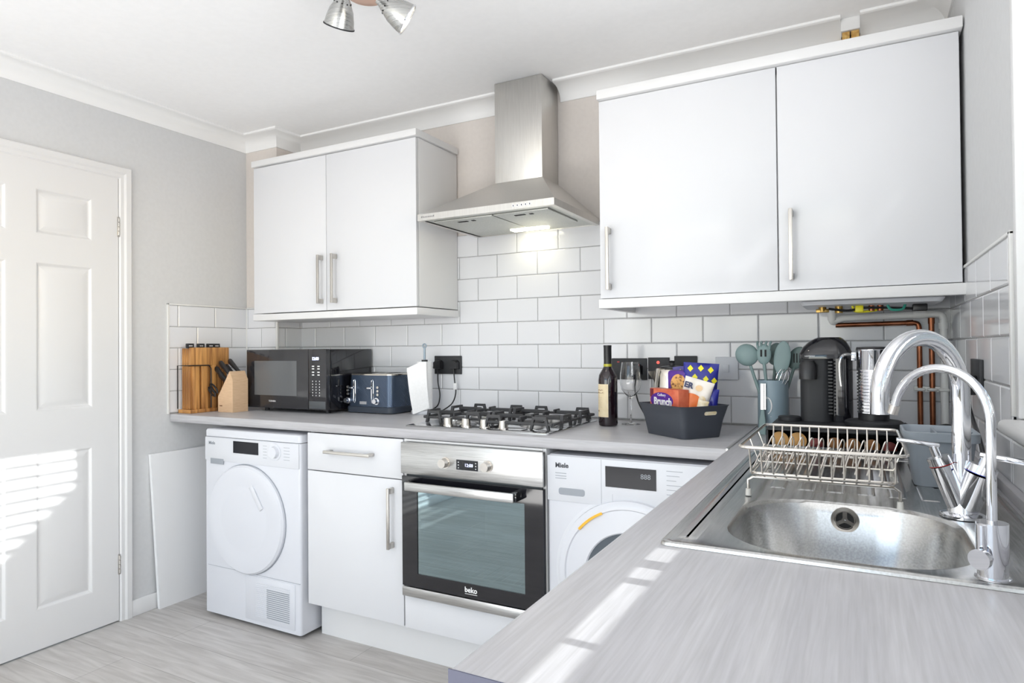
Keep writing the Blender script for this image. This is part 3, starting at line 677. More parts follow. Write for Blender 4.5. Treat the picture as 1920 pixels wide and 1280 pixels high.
b.loft([lp(0, .9112), lp(.004, .9128), lp(.008, .9132)], False, True); b.build('overflow_channel', m_sink, t)
ov = MB(); mo = Matrix.Translation((-.029, 1.3775, .882)) @ Matrix.Rotation(PI/2+.12, 4, 'X')
ov.lathe([(.024, 0), (.024, .004), (.018, .005), (.017, .003)], mx=mo, n=28); ov.lathe([(.017, .0032), (.001, .0032)], mx=mo, n=28); ov = ov.build('overflow_cover', m_chrome2, t)
b = MB()
for k in range(3):
    a0 = math.radians(30+120*k); pts = [(rr*math.cos(a0+da), rr*math.sin(a0+da)) for rr, da in [(.006, -.35), (.006, .35)]+[(.0155, d_/100) for d_ in (80, 40, 0, -40, -80)]]
    b.loft([[mo @ Vector((u, v, .0038)) for u, v in pts], [mo @ Vector((u, v, .0044)) for u, v in pts]])
b.build('overflow_slots', m_dark, ov)
MB().lathe([(.045, .757), (.045, .7585), (.03, .7585), (.028, .756), (.001, .756)], (-.03, 1.2, 0), 28).build('drain', m_chrome, t)

# ------------------------------------------------------------------ mixer tap
t = thing('mixer_tap', 'large chrome mixer tap with tall swan neck spout and two lever handles', 'tap', (.153, 1.362, .912))
bx, by = .153, 1.362
b = MB(); b.lathe([(.034, .9125), (.034, .917), (.031, .919), (.023, .921), (.021, .932)], (bx, by, 0)); b.build('base_flange', m_chrome, t)
def tilt(px, pz, qx, qz, r0, r1, y=by): return ((px, y, pz), (qx, y, qz), r0, r1)
b = MB(); b.cyl((bx-.002, by, .921), (bx-.030, by-.006, 1.000), .0175, .0182); b.cyl((bx+.002, by, .921), (bx+.024, by-.010, .990), .020, .0232); b.ell((bx, by, .93), (.022, .021, .02)); b.build('body', m_chrome, t)
hd = MB(); hd.cyl((bx-.030, by-.006, 1.0), (bx-.035, by-.006, 1.014), .0184, .0178); hd.cyl((bx-.036, by-.006, 1.014), (bx-.042, by-.006, 1.032), .0075); hd = hd.build('hot_handle', m_chrome, t)
b = MB(); b.box(-.058, .008, -.006, .006, -.003, .004, .002, mx=Matrix.Translation((bx-.040, by-.006, 1.034)) @ Matrix.Rotation(math.radians(6), 4, 'Y')); b.build('lever', m_chrome, hd)
MB().lathe([(.0187, 0), (.0187, .001), (.018, .001)], n=28, mx=Matrix.Translation((bx-.030, by-.006, 1.0)) @ Vector((-.32, 0, .95)).to_track_quat('Z', 'Y').to_matrix().to_4x4()).build('red_ring', m_red, hd)
hd = MB(); hd.cyl((bx+.024, by-.010, .990), (bx+.029, by-.010, 1.003), .0235, .0225); hd.cyl((bx+.029, by-.012, 1.003), (bx+.035, by-.012, 1.02), .009); hd = hd.build('cold_handle', m_chrome, t)
b = MB(); b.box(-.008, .062, -.007, .007, -.004, .005, .002, mx=Matrix.Translation((bx+.032, by-.012, 1.021)) @ Matrix.Rotation(math.radians(-12), 4, 'Z') @ Matrix.Rotation(math.radians(7), 4, 'Y')); b.build('lever', m_chrome, hd)
MB().lathe([(.0237, 0), (.0237, .001), (.023, .001)], n=28, mx=Matrix.Translation((bx+.024, by-.010, .990)) @ Vector((.33, 0, .94)).to_track_quat('Z', 'Y').to_matrix().to_4x4()).build('blue_ring', mat('blue_ring', s2l(50, 70, 190), .3), hd)
dx_, dy_ = -.126, -.145; ln = math.hypot(dx_, dy_); ux, uy = dx_/ln, dy_/ln; R_ = ln/2
pts = [(bx, by, .925), (bx, by, 1.0), (bx, by, 1.06), (bx, by, 1.10)]
for i in range(1, 25):
    a = PI*i/24; pts.append((bx+ux*(R_-R_*math.cos(a)), by+uy*(R_-R_*math.cos(a)), 1.125+.097*math.sin(a)))
pts += [(bx+ux*2*R_, by+uy*2*R_, 1.115), (bx+ux*2*R_, by+uy*2*R_, 1.098)]
b = MB(); b.tube(pts, .0142, 20); b.build('spout', m_chrome, t)
# ------------------------------------------------------------------ filter tap
t = thing('filter_tap', 'slim chrome filter tap with thin curved spout in front of the mixer tap', 'tap', (.146, 1.009, .915))
bx, by = .1445, 1.012
b = MB(); b.cyl((bx, by, .9145), (bx, by, .917), .0195, .0195); b.cyl((bx, by, .917), (bx, by, .931), .0165, .0165); b.cyl((bx, by, .931), (bx, by, .985), .0175, .0175); b.cyl((bx-.012, by-.010, .945), (bx-.012, by-.010, .983), .007); b.build('body', m_chrome, t)
kd = Vector((-.55, -.83, 0)).normalized(); c0 = Vector((bx, by, .943))
b = MB(); b.cyl(c0+kd*.012, c0+kd*.026, .0085); b.cyl(c0+kd*.026, c0+kd*.033, .0125, .0125, n=32); b.build('control_knob', m_chrome, t)
R_ = .064; pts = [(bx, by, .98), (bx, by, 1.05), (bx, by, 1.09)]
ux, uy = -.79, .61
for i in range(0, 21):
    a = math.radians(165)*i/20; pts.append((bx+ux*(R_-R_*math.cos(a)), by+uy*(R_-R_*math.cos(a)), 1.112+.066*math.sin(a)))
e1 = Vector(pts[-1]); e0 = Vector(pts[-2]); tip = e1+(e1-e0).normalized()*.006
b = MB(); b.tube(pts+[tuple(tip)], .0058, 16); b.build('spout', m_chrome, t)
b = MB(); b.cyl(tip, tip+(e1-e0).normalized()*.013, .0072); b.build('nozzle', m_chrome2, t)

# ------------------------------------------------------------------ dish rack
t = thing('dish_rack', 'steel wire dish rack standing on the drainer behind the bowl', 'dish rack', (-.06, 1.55, .913))
rx0, rx1, ry0, ry1 = -.212, .073, 1.33, 1.74; zt, zb = 1.014, .960
b = MB(); b.tube(rrect(rx0, rx1, ry0, ry1, .02, zt, 4), .0034, 8, True); b.tube(rrect(rx0+.015, rx1-.015, ry0+.03, ry1-.03, .02, zb, 4), .0028, 8, True); b.build('rim', m_chrome2, t)
b = MB()
for i in range(13):
    x = rx0+.02+i*(rx1-rx0-.04)/12
    b.tube([(x, ry0, zt), (x, ry0+.022, zb+.004), (x, ry0+.034, zb-.002), (x, ry1-.034, zb-.002), (x, ry1-.022, zb+.004), (x, ry1, zt)], .0019, 6)
for y in (ry0+.15, ry0+.28):
    b.tube([(rx0, y, zt), (rx0+.018, y, zb+.004), (rx1-.018, y, zb+.004), (rx1, y, zt)], .0018, 6)
b.build('basket_wires', m_chrome2, t)
for y in (ry0+.13, ry0+.27):
    b = MB()
    for i in range(12):
        x = rx0+.03+i*(rx1-rx0-.06)/11
        b.tube(bez([(x-.014, y-.05, zb+.002), (x-.002, y-.008, zb+.034), (x+.003, y, zb+.044), (x+.006, y+.008, zb+.034), (x+.002, y+.025, zb+.004)], 4), .0015, 6)
    b.build('plate_holder_row', m_chrome2, t)
for y in (ry0+.04, ry1-.04):
    fr = MB(); fr.tube([(rx0+.012, y, .92), (rx0+.012, y, .944), (rx0+.022, y, .951), (rx1-.022, y, .951), (rx1-.012, y, .944), (rx1-.012, y, .92)], .003, 8)
    fr.build('frame_rail', m_chrome2, t)
for x in (rx0+.012, rx1-.012):
    for y in (ry0+.04, ry1-.04): MB().cyl((x, y, .9132), (x, y, .926), .006, .005, 12).build('foot_cap', m_rub, t)

# ------------------------------------------------------------------ pod drawer
t = thing('pod_drawer', 'black coffee pod drawer with coloured pods inside, under the coffee machine', 'drawer', (-.07, 2.2, .909))
px0, px1, py0, py1, pz0, pz1 = -.242, .100, 2.0, 2.37, .910, .974
b = MB(); b.box(px0, px1, py0+.006, py1, pz1-.006, pz1, .002); b.box(px0, px0+.005, py0+.006, py1, pz0, pz1-.006); b.box(px1-.005, px1, py0+.006, py1, pz0, pz1-.006); b.box(px0+.005, px1-.005, py1-.005, py1, pz0, pz1-.006); b.box(px0+.005, px1-.005, py0+.02, py1-.005, pz0, pz0+.004); b.build('case', m_blackm, t)
MB().box(px0, px1, py0, py0+.006, pz0, pz0+.018, .001).build('drawer_front', m_blackg, t)
pc = [mat('pod_gold', s2l(190, 144, 84), .5, .3), mat('pod_amber', s2l(120, 78, 40), .4, .5), mat('pod_red', s2l(96, 34, 32), .4, .4)]
pod0 = {}
labels = {0: 'gold foil coffee pod standing at the left front of the pod drawer', 1: 'amber foil coffee pod in the middle of the pod drawer', 2: 'dark red foil coffee pod in the right part of the pod drawer'}
def podm(r, k):
    b = MB(); b.lathe([(.6*r, -.022), (.85*r, -.016), (r*.95, 0), (r, .004), (r*1.06, .006), (r*1.06, .008), (.7*r, .009), (.001, .0095)], mx=Matrix.Rotation(PI/2, 4, 'X'), n=24, cap0=True); o = b.build('coffee_pod', pc[k], None, True); return o
for i, (x, k, r) in enumerate(((-.208, 0, .0225), (-.160, 0, .0225), (-.112, 2, .016), (-.066, 1, .018), (-.020, 1, .018), (.026, 1, .018), (.068, 2, .016))):
    if k not in pod0: o = podm(r, k); pod0[k] = o
    else: o = pod0[k].copy(); col.objects.link(o)
    o.location = (x, py0+.035, .915+r*1.06); tag(o, {0: 'gold foil coffee pod in the left end of the pod drawer', 1: 'amber foil coffee pod in the middle of the pod drawer', 2: 'small dark red coffee pod in the pod drawer'}[k], 'coffee pod', 'coffee pods in the black drawer')
# ------------------------------------------------------------------ coffee machine
t = thing('coffee_machine', 'black pod coffee machine with domed head standing on the pod drawer', 'coffee machine', (-.09, 2.3, .975))
Z0 = .9745
b = MB(); b.loft([rrect(-.168, -.075, 2.22, 2.33, .03, Z0, 6), rrect(-.168, -.075, 2.22, 2.33, .03, 1.17, 6)]); b.build('front_column', m_blackm, t)
b = MB(); b.loft([rrect(-.085, -.02, 2.23, 2.35, .025, Z0, 6), rrect(-.085, -.02, 2.23, 2.35, .025, 1.185, 6), rrect(-.078, -.028, 2.24, 2.34, .02, 1.195, 6)]); b.build('water_tank', m_blackg, t)
b = MB()
for i in range(16): b.box(-.087, -.075, 2.216, 2.222, 1.0+i*.0105, 1.0045+i*.0105)
b.build('side_ribs', m_black, t)
b = MB(); lp = []
for z, o in ((1.170, 0), (1.185, .0), (1.205, .012), (1.222, .03), (1.232, .048), (1.236, .06)):
    lp.append(rrect(-.172+o*.9, -.02-o*.55, 2.212+o*.5, 2.345-o*.5, .04, z, 6) if o < .055 else rrect(-.172+o*.9, -.02-o*.55, 2.212+o*.5, 2.345-o*.5, .03, z, 6))
b.loft(lp); b.build('head', m_blackg, t)
MB().loft([[Vector((p.x, p.y, z)) for p in rrect(-.168, -.118, 2.185, 2.23, .02, 0, 6)] for z in (1.107, 1.150)]+[rrect(-.16, -.126, 2.195, 2.23, .014, 1.165, 6)]).build('coffee_outlet', m_black, t)
MB().lathe([(.034, .9747), (.034, .986), (.031, .988), (.001, .988)], (-.2, 2.24, 0), 28, cap0=True, cap1=True).build('cup_support', m_blackm, t)
text('NESPRESSO', .0058, (-.152, 2.2105, 1.176), m_white, t, ext=.0003)
# milk frother
t = thing('milk_frother', 'ribbed steel milk frother jug on a round black base beside the coffee machine', 'milk frother', (.028, 2.18, .975))
fx, fy = .033, 2.165
MB().lathe([(.074, Z0), (.076, .980), (.076, .988), (.070, .992), (.04, .993)], (fx, fy, 0), 36, cap0=True, cap1=True).build('power_base', m_blackm, t)
MB().cyl((fx, fy, .993), (fx, fy, 1.012), .040, .0405, 36).build('lower_collar', m_black, t)
pr = []
z = 1.012
while z < 1.135: pr += [(.0392, z), (.0425, z+.0022), (.0425, z+.005), (.0392, z+.0072)]; z += .0094
pr += [(.041, 1.137), (.0425, 1.14), (.0425, 1.192), (.044, 1.195), (.044, 1.198)]
MB().lathe(pr, (fx, fy, 0), 40).build('jug', m_chrome, t)
MB().lathe([(.043, 1.196), (.044, 1.2), (.042, 1.205), (.001, 1.206)], (fx, fy, 0), 32, cap0=True, cap1=True).build('lid', m_black, t)
b = MB(); b.box(fx-.056, fx-.042, fy-.02, fy-.008, 1.165, 1.19, .002); b.build('handle_clamp', m_chrome, t)
b = MB(); b.tube(bez([(fx-.05, fy-.016, 1.182), (fx-.075, fy-.02, 1.182), (fx-.086, fy-.022, 1.16), (fx-.086, fy-.022, 1.12), (fx-.083, fy-.022, 1.09)]), .005, 10); b.build('handle', m_clearplastic, t)
# utensil holder
t = thing('utensil_holder', 'blue-grey cylindrical utensil holder with white printed motif', 'utensil holder', (-.281, 2.44, .908))
ux_, uy_ = -.270, 2.437
MB().lathe([(.001, .9085), (.050, .9085), (.0505, .912), (.0505, 1.092), (.048, 1.092), (.048, .914), (.001, .914)], (ux_, uy_, 0), 40).build('pot', m_pot, t)
b = MB(); pts = []
for i in range(9):
    a = math.radians(-70+i*140/8); th = .022*math.cos(a)/.0512; pts.append(a)
def onpot(s, z): a = -PI/2+s/.0508-.35; return Vector((ux_+.0511*math.cos(a), uy_+.0511*math.sin(a), z))
b.tube([onpot(.019*math.cos(a), 1.005+.03*math.sin(a)) for a in pts], [.0006+.002*math.cos(a*.9) for a in pts], 6); b.box(*sum(([onpot(0, 1)[k]-.004, onpot(0, 1)[k]+.004] for k in (0,)), []), onpot(0, 1).y-.0012, onpot(0, 1).y+.001, 1.028, 1.036)
b.tube([onpot(-.016, 1.005), onpot(-.008, .995)], .0012, 6); b.tube([onpot(-.012, .968), onpot(.018, .968)], .0008, 6); b.tube([onpot(-.004, .95), onpot(0, .943), onpot(.004, .95)], .0008, 6); b.build('printed_motif', m_white, t)
def utensil(name, label, hx, hz, hy, rx, rz, ry=.006, m=m_sage, rot=0, deep=0, slots=False):
    t = thing(name, label, 'utensil', (ux_+(hx-ux_)*.25, uy_, .93), group='silicone utensils in the holder')
    base = Vector((ux_+(hx-ux_)*.2-.01*math.copysign(1, hx-ux_), uy_+(hy-uy_)*.3, .93)); h = Vector((hx, hy, hz)); d_ = (h-base).normalized()
    b = MB(); b.tube([base, base+(h-base)*.5, h-d_*rz*.75], .0052, 10); b.build('shaft', m, t)
    b = MB(); mr = Matrix.Rotation(rot, 4, 'Y')
    if deep:
        pr = [(rx*math.sin(a), -rx*math.cos(a)) for a in [math.radians(k) for k in (2, 20, 40, 60, 80, 90)]]; pin = [(p[0]*.92, p[1]*.92) for p in reversed(pr)]
        b.lathe(pr+pin, n=24, mx=Matrix.Translation(h) @ mr @ Matrix.Rotation(-PI/2+.5, 4, 'X') @ Matrix.Diagonal((1, rz/rx, .7, 1)), cap0=True)
    else: b.ell(h, (rx, ry, rz), mx=mr)
    b.build('head', m, t)
    if slots:
        b = MB()
        for s in (-.009, 0, .009): b.box(h.x+s-.0018, h.x+s+.0018, h.y-ry-.001, h.y-ry+.0015, h.z-.016, h.z+.016)
        b.build('slots', m_dark, t)
utensil('ladle', 'sage silicone ladle leaning left with its round bowl outwards', -.350, 1.180, 2.40, .038, .040, .016, rot=-.75)
utensil('turner', 'tall pale sage silicone spatula with oval blade, upright in the holder', -.236, 1.170, 2.41, .027, .058, .004, rot=.12)
utensil('serving_spoon', 'sage silicone spoon standing behind the spatula', -.262, 1.182, 2.46, .028, .040, .009, m_sage2, rot=.2)
utensil('slotted_spoon', 'dark sage slotted spoon leaning right towards the coffee machine', -.192, 1.168, 2.45, .029, .042, .008, m_sage2, rot=.5, slots=True)
# pasta server
t = thing('pasta_server', 'sage silicone pasta server with curled prongs and slots', 'utensil', (-.28, 2.42, .93), group='silicone utensils in the holder')
h = Vector((-.293, 2.395, 1.182)); b = MB(); b.tube([(-.275, 2.43, .93), (-.285, 2.41, 1.05), tuple(h-Vector((0, 0, .03)))], .0055, 10); b.build('shaft', m_sage, t)
b = MB(); b.ell(h, (.024, .008, .036))
for s, k in ((-.018, .2), (-.007, 0), (.006, 0), (.018, -.1)): b.tube(bez([h+Vector((s, 0, .018)), h+Vector((s*1.15, -.004, .036)), h+Vector((s*1.2+.004, -.012, .044))], 4), [.004]*8+[.002], 8)
b.build('head', m_sage, t)
b = MB()
for s in (-.008, .006): b.box(h.x+s-.003, h.x+s+.003, h.y-.0095, h.y-.006, h.z-.008, h.z+.016)
b.build('slots', m_dark, t)
t = thing('whisk', 'sage balloon whisk with steel wires rising from the holder', 'utensil', (-.25, 2.42, .93), group='silicone utensils in the holder')
b = MB(); b.tube([(-.262, 2.43, .93), (-.256, 2.42, 1.05)], .006, 10); b.build('shaft', m_sage, t)
b = MB(); c = Vector((-.256, 2.42, 1.05)); ax = Vector((.35, -.05, 1)).normalized(); s1 = ax.orthogonal().normalized(); s2 = ax.cross(s1)
for k in range(5):
    dv = s1*math.cos(k*PI/5)+s2*math.sin(k*PI/5); b.tube(bez([c-dv*.004, c+ax*.04-dv*.02, c+ax*.075-dv*.018, c+ax*.09, c+ax*.075+dv*.018, c+ax*.04+dv*.02, c+dv*.004], 5), .0011, 6)
b.build('wires', m_chrome, t)
t = thing('tongs', 'steel tongs with sage silicone tips leaning upside down against the holder', 'tongs', (-.3, 2.36, .909))
b = MB()
for s in (0, 1): b.box(-.0055, .0055, -.001, .001, 0, .09, .0004, 1, mx=Matrix.Translation((-.298+s*.006, 2.372+s*.006, .992)) @ Matrix.Rotation(-.06, 4, 'X'))
b.build('arms', m_steel, t)
MB().loft([rrect(-.308, -.285, 2.356, 2.368, .004, z, 4) if z < .96 else rrect(-.302, -.290, 2.364, 2.374, .004, z, 4) for z in (.909, .955, .992)]).build('silicone_tip', m_sage, t)
# grey caddy
t = thing('sink_caddy', 'grey plastic sink caddy with divided top on the drainer behind the mixer tap', 'sink caddy', (.145, 1.66, .913))
b = MB(); b.loft([rrect(.098, .196, 1.61, 1.72, .02, .9135, 6), rrect(.084, .208, 1.60, 1.745, .022, 1.008, 6), rrect(.078, .215, 1.595, 1.755, .025, 1.009, 6), rrect(.078, .215, 1.595, 1.755, .025, 1.027, 6), rrect(.082, .211, 1.60, 1.75, .022, 1.028, 6), rrect(.087, .206, 1.606, 1.744, .02, 1.02, 6), rrect(.10, .194, 1.615, 1.72, .018, .925, 6)], True, True); b.build('tub', m_caddy, t)
b = MB(); b.box(.138, .142, 1.607, 1.743, .93, 1.024); b.box(.142, .208, 1.672, 1.676, .93, 1.024); b.build('dividers', m_caddy, t)
# ------------------------------------------------------------------ pipes
b = MB()
def elbow(pts, r, n=14): b.tube(bez(pts, 6), r, n)
yy = YB-.04
b.cyl((-.086, yy-.02, 1.30), (-.086, yy-.02, 1.338), .0135); b.tube(bez([(-.086, yy-.02, 1.31), (-.084, yy-.018, 1.294), (-.07, yy-.012, 1.288+.012), (-.05, yy-.01, 1.306)], 5)+[Vector((.22, yy-.01, 1.313))]+bez([(.22, yy-.01, 1.313), (.238, yy-.01, 1.309), (.245, yy-.01, 1.295)], 5)+[Vector((.245, yy-.01, .915))], .0115, 14)
b.cyl((.245, yy-.01, 1.262), (.245, yy-.01, 1.282), .0145); b.cyl((.160, yy-.01, 1.312), (.195, yy-.01, 1.3125), .0135)
tag(b.build('waste_pipe', m_pvc), 'white plastic waste pipe running under the boiler and down the corner', 'pipe')
b = MB(); pts = [Vector((-.075, yy, 1.282)), Vector((.155, yy, 1.285))]+bez([(.155, yy, 1.285), (.172, yy, 1.281), (.177, yy, 1.265)], 5)+[Vector((.177, yy, .912))]
b.tube(pts, .0082, 14); b.cyl((.177, yy, 1.238), (.177, yy, 1.262), .0098); b.cyl((.14, yy, 1.2845), (.16, yy, 1.285), .0098)
tag(b.build('copper_pipe', m_copper), 'copper pipe running under the boiler, then bending down the tiles', 'pipe', 'copper pipes in the corner')
b = MB(); b.cyl((.212, yy, .912), (.212, yy, 1.30), .0085); b.cyl((.212, yy, 1.28), (.212, yy, 1.30), .0100)
tag(b.build('copper_pipe', m_copper), 'straight vertical copper pipe nearest the room corner', 'pipe', 'copper pipes in the corner')
b = MB(); b.box(.160, .258, yy-.004, YB-.008, 1.052, 1.070, .002)
for x in (.177, .212, .245): b.tube([(x+.0115*math.cos(math.radians(a)), yy+.0115*math.sin(math.radians(a))-(.01 if x > .24 else 0), 1.060) for a in range(-200, 21, 20)], .0055, 8)
tag(b.build('pipe_bracket', m_pvc), 'white plastic bracket clipping the vertical pipes to the tiles', 'bracket')
# ------------------------------------------------------------------ sockets
def socket(label, x0, x1, z0, z1, m=m_blackm, name='wall_socket', cat='socket', grp=None):
    t = thing(name, label, cat, ((x0+x1)/2, YB-.007, (z0+z1)/2), group=grp)
    box('face_plate', m, t, x0, x1, YB-.0165, YB-.0072, z0, z1, bev=.002); return t
def plug(t, x, z, m=m_black):
    b = MB(); b.loft([[Vector((x+s*.024, YB-.0165, z+q*.022)) for s, q in ((-1, -1), (1, -1), (1, .6), (.5, 1), (-.5, 1), (-1, .6))], [Vector((x+s*.019, YB-.042, z+q*.018)) for s, q in ((-1, -1), (1, -1), (1, .6), (.5, 1), (-.5, 1), (-1, .6))]]); b.cyl((x, YB-.03, z-.02), (x, YB-.03, z-.036), .005, .004, 10)
    return b
def cable(label, pts, r=.0032, m=m_black, name='cable'): return tag(MB().tube(bez(pts, 8), r, 8).build(name, m), label, 'cable')
t = socket('black double wall socket with two plugs, behind the kitchen roll and hob', -1.821, -1.668, 1.09, 1.177)
for i, x in enumerate((-1.792, -1.70)):
    p = plug(t, x, 1.135).build('plug', m_black, None); tag(p, ['black plug in the left half of the socket by the kitchen roll', 'black plug in the right half of the socket by the kitchen roll'][i], 'plug', 'plugs in the socket by the kitchen roll')
cable('black cable hanging from the left plug behind the hob', [(-1.792, YB-.03, 1.098), (-1.790, YB-.032, 1.05), (-1.778, YB-.034, .99), (-1.79, YB-.036, .94), (-1.83, YB-.04, .914)])
cb = cable('black cable with white tag hanging from the right plug behind the hob', [(-1.70, YB-.03, 1.098), (-1.695, YB-.032, 1.06), (-1.688, YB-.034, 1.0), (-1.71, YB-.036, .95), (-1.76, YB-.05, .914)])
MB().box(-1.700, -1.682, YB-.038, YB-.028, 1.018, 1.048, .002).build('white_tag', m_white, cb)
t = socket('black double wall socket right behind the wine glass', -.92, -.770, 1.076, 1.165)
plug(t, -.81, 1.12).build('plug_top', m_black, t); MB().box(-.895, -.885, YB-.018, YB-.0165, 1.148, 1.152).build('red_switch_mark', m_red, t)
cable('black cable hanging from the socket behind the wine glass', [(-.81, YB-.03, 1.083), (-.812, YB-.035, 1.04), (-.80, YB-.04, .99), (-.778, YB-.045, .95), (-.765, YB-.045, .93), (-.758, YB-.04, .913)])
t = socket('black fused wall switch with a small red neon light, above the kettle', -.764, -.677, 1.08, 1.168, name='wall_switch', cat='switch')
MB().cyl((-.722, YB-.0165, 1.148), (-.722, YB-.0178, 1.148), .006).build('neon_indicator', mat('red_neon', s2l(200, 30, 30), .3, emit=(1, .08, .05), es=1.2), t)
box('rocker', m_blackm, t, -.705, -.685, YB-.0185, YB-.0165, 1.125, 1.145, bev=.001)
t = socket('plain black blanking plate on the tiles behind the snack basket', -.657, -.567, 1.09, 1.174, name='blanking_plate', cat='plate')
b = MB(); 
for x in (-.645, -.579): b.cyl((x, YB-.0165, 1.132), (x, YB-.017, 1.132), .003, n=10)
b.build('screws', m_nickel, t)
t = socket('white wall plate behind the blue crisp bag', -.497, -.412, 1.082, 1.17, m_appl2, name='switch_plate', cat='switch')
box('rocker', m_appl2, t, -.468, -.446, YB-.0195, YB-.0165, 1.11, 1.14, bev=.001)
t = thing('wall_socket', 'black socket on the window wall beside the taps with a plug in it', 'socket', (XR-.007, 2.06, 1.13))
box('face_plate', m_blackm, t, XR-.0165, XR-.0072, 1.955, 2.10, 1.085, 1.172, bev=.002)
p = MB(); p.box(XR-.052, XR-.0167, 1.985, 2.035, 1.082, 1.132, .005); p.cyl((XR-.035, 2.0, 1.084), (XR-.035, 1.995, 1.056), .0065, .005, 10); p = p.build('plug', m_black, None); tag(p, 'large black plug in the socket on the window wall', 'plug')
cable('thick black cable hanging down the window wall from the plug', [(XR-.035, 1.995, 1.062), (XR-.033, 1.95, 1.03), (XR-.031, 1.86, .99), (XR-.031, 1.80, .955), (XR-.034, 1.785, .936)], .0048)
cable('coiled black cable bunched on the worktop behind the grey caddy', [(.11, 2.17, .985), (.14, 2.15, .975), (.17, 2.1, .985), (.20, 2.08, .995), (.22, 2.13, .985), (.19, 2.17, .98), (.165, 2.12, .985), (.19, 2.06, .992), (.225, 2.08, .99), (.235, 2.12, 1.01), (.232, 2.09, 1.04), (.24, 2.09, 1.09)], .0035)

# ------------------------------------------------------------------ left counter items
t = thing('microwave', 'black freestanding microwave oven with clock display on the left of the worktop', 'microwave', (-2.47, 2.43, .908))
b = MB(); b.box(-2.70, -2.207, 2.305, 2.600, .924, 1.214, .004); b.build('body', m_blackg, t)
fr_ = mat('dark_grey_microwave_fascia', s2l(46, 46, 49), .12, coat=.3)
dd = box('door', fr_, t, -2.748, -2.322, 2.276, 2.3045, .926, 1.215, bev=.003)
box('window', mat('grey_tinted_window', s2l(98, 100, 102), .1, coat=.3), dd, -2.69, -2.398, 2.2752, 2.2762, .989, 1.159)
text('TOSHIBA', .012, (-2.59, 2.2758, .957), m_white, dd, align='LEFT')
pn = box('control_panel', fr_, t, -2.320, -2.208, 2.276, 2.3045, .926, 1.215, bev=.003)
text('12:00', .020, (-2.298, 2.2756, 1.163), m_blueled, pn, bold=.0005)
b = MB()
for r_, z in enumerate((1.131, 1.119, 1.103, 1.09)):
    for x in (-2.297, -2.262): b.box(x, x+.014, 2.2752, 2.276, z, z+.005)
for r_ in range(6):
    for x in (-2.295, -2.273, -2.251): b.box(x, x+.0035, 2.2752, 2.276, 1.06-r_*.0135, 1.065-r_*.0135)
b.build('button_print', m_white, pn)
box('open_button', mat('button_grey', s2l(84, 88, 92), .2), pn, -2.316, -2.212, 2.2745, 2.276, .932, .968, bev=.0006)
for x in (-2.66, -2.25):
    for y in (2.33, 2.57): MB().cyl((x, y, .9085), (x, y, .925), .012, n=16).build('foot', m_blackm, t)
# toaster
t = thing('toaster', 'dark slate blue four-slice toaster with chrome levers beside the microwave', 'toaster', (-2.05, 2.5, .908))
tx0, tx1, ty0, ty1 = -2.192, -1.918, 2.395, 2.598
b = MB(); b.loft([rrect(tx0-.004, tx1+.004, ty0-.004, ty1+.004, .03, .912, 6), rrect(tx0-.004, tx1+.004, ty0-.004, ty1+.004, .03, .938, 6), rrect(tx0, tx1, ty0, ty1, .03, .941, 6)]); b.build('base', m_toastb, t)
m_tb = m_toast; 
nzt = N(m_tb, 'ShaderNodeTexWave'); nzt.inputs['Scale'].default_value = 60; nzt.bands_direction = 'DIAGONAL'; tct = N(m_tb, 'ShaderNodeTexCoord'); bpt = N(m_tb, 'ShaderNodeBump'); bpt.inputs['Strength'].default_value = .5; bpt.inputs['Distance'].default_value = .0006
L(m_tb, tct.outputs['Object'], nzt.inputs['Vector']); L(m_tb, nzt.outputs['Fac'], bpt.inputs['Height']); L(m_tb, bpt.outputs[0], P(m_tb).inputs['Normal'])
b = MB(); b.loft([rrect(tx0, tx1, ty0, ty1, .03, .941, 6), rrect(tx0+.002, tx1-.002, ty0+.003, ty1-.003, .03, 1.0, 6), rrect(tx0+.007, tx1-.007, ty0+.008, ty1-.008, .03, 1.088, 6)]); b.build('body', m_toast, t)
b = MB(); b.loft([rrect(tx0+.006, tx1-.006, ty0+.007, ty1-.007, .03, 1.088, 6), rrect(tx0+.007, tx1-.007, ty0+.008, ty1-.008, .03, 1.094, 6), rrect(tx0+.014, tx1-.014, ty0+.015, ty1-.015, .026, 1.097, 6)]); b.build('top_trim', m_steeltrim, t)
b = MB()
for x in (-2.165, -2.12, -2.025, -1.98): b.box(x, x+.028, ty0+.04, ty1-.03, 1.0965, 1.0975)
b.build('bread_slots', m_dark, t)
for x, s in ((-2.143, -1), (-2.033, -1)):
    yv = ty0+.0035
    lv = MB(); lv.tube([(x-.0055, yv-.001, z) for z in (.965, 1.06)]+[(x-.003, yv-.001, 1.067), (x+.003, yv-.001, 1.067)]+[(x+.0055, yv-.001, z) for z in (1.06, .965)]+[(x+.003, yv-.001, .958), (x-.003, yv-.001, .958)], .0022, 8, True); lv = lv.build('lever_slot', m_chrome, t)
    MB().box(x-.024, x+.006, yv-.022, yv-.002, 1.024, 1.033, .003).build('lever', m_chrome, lv)
for x in (-2.182, -1.998):
    for z in (1.032, 1.015, .998): MB().cyl((x, ty0+.004, z), (x, ty0-.004, z), .0062, n=16).build('button', m_chrome2, t)
for x in (-2.182, -2.006):
    k = MB(); k.cyl((x, ty0+.003, .967), (x, ty0-.003, .967), .0165); k.cyl((x, ty0-.003, .967), (x, ty0-.020, .967), .012, .011); k.build('browning_knob', m_chrome, t)
box('badge', mat('badge_plate', s2l(190, 192, 196), .3, .8), t, -2.11, -2.068, ty0+.0005, ty0+.003, .950, .964)
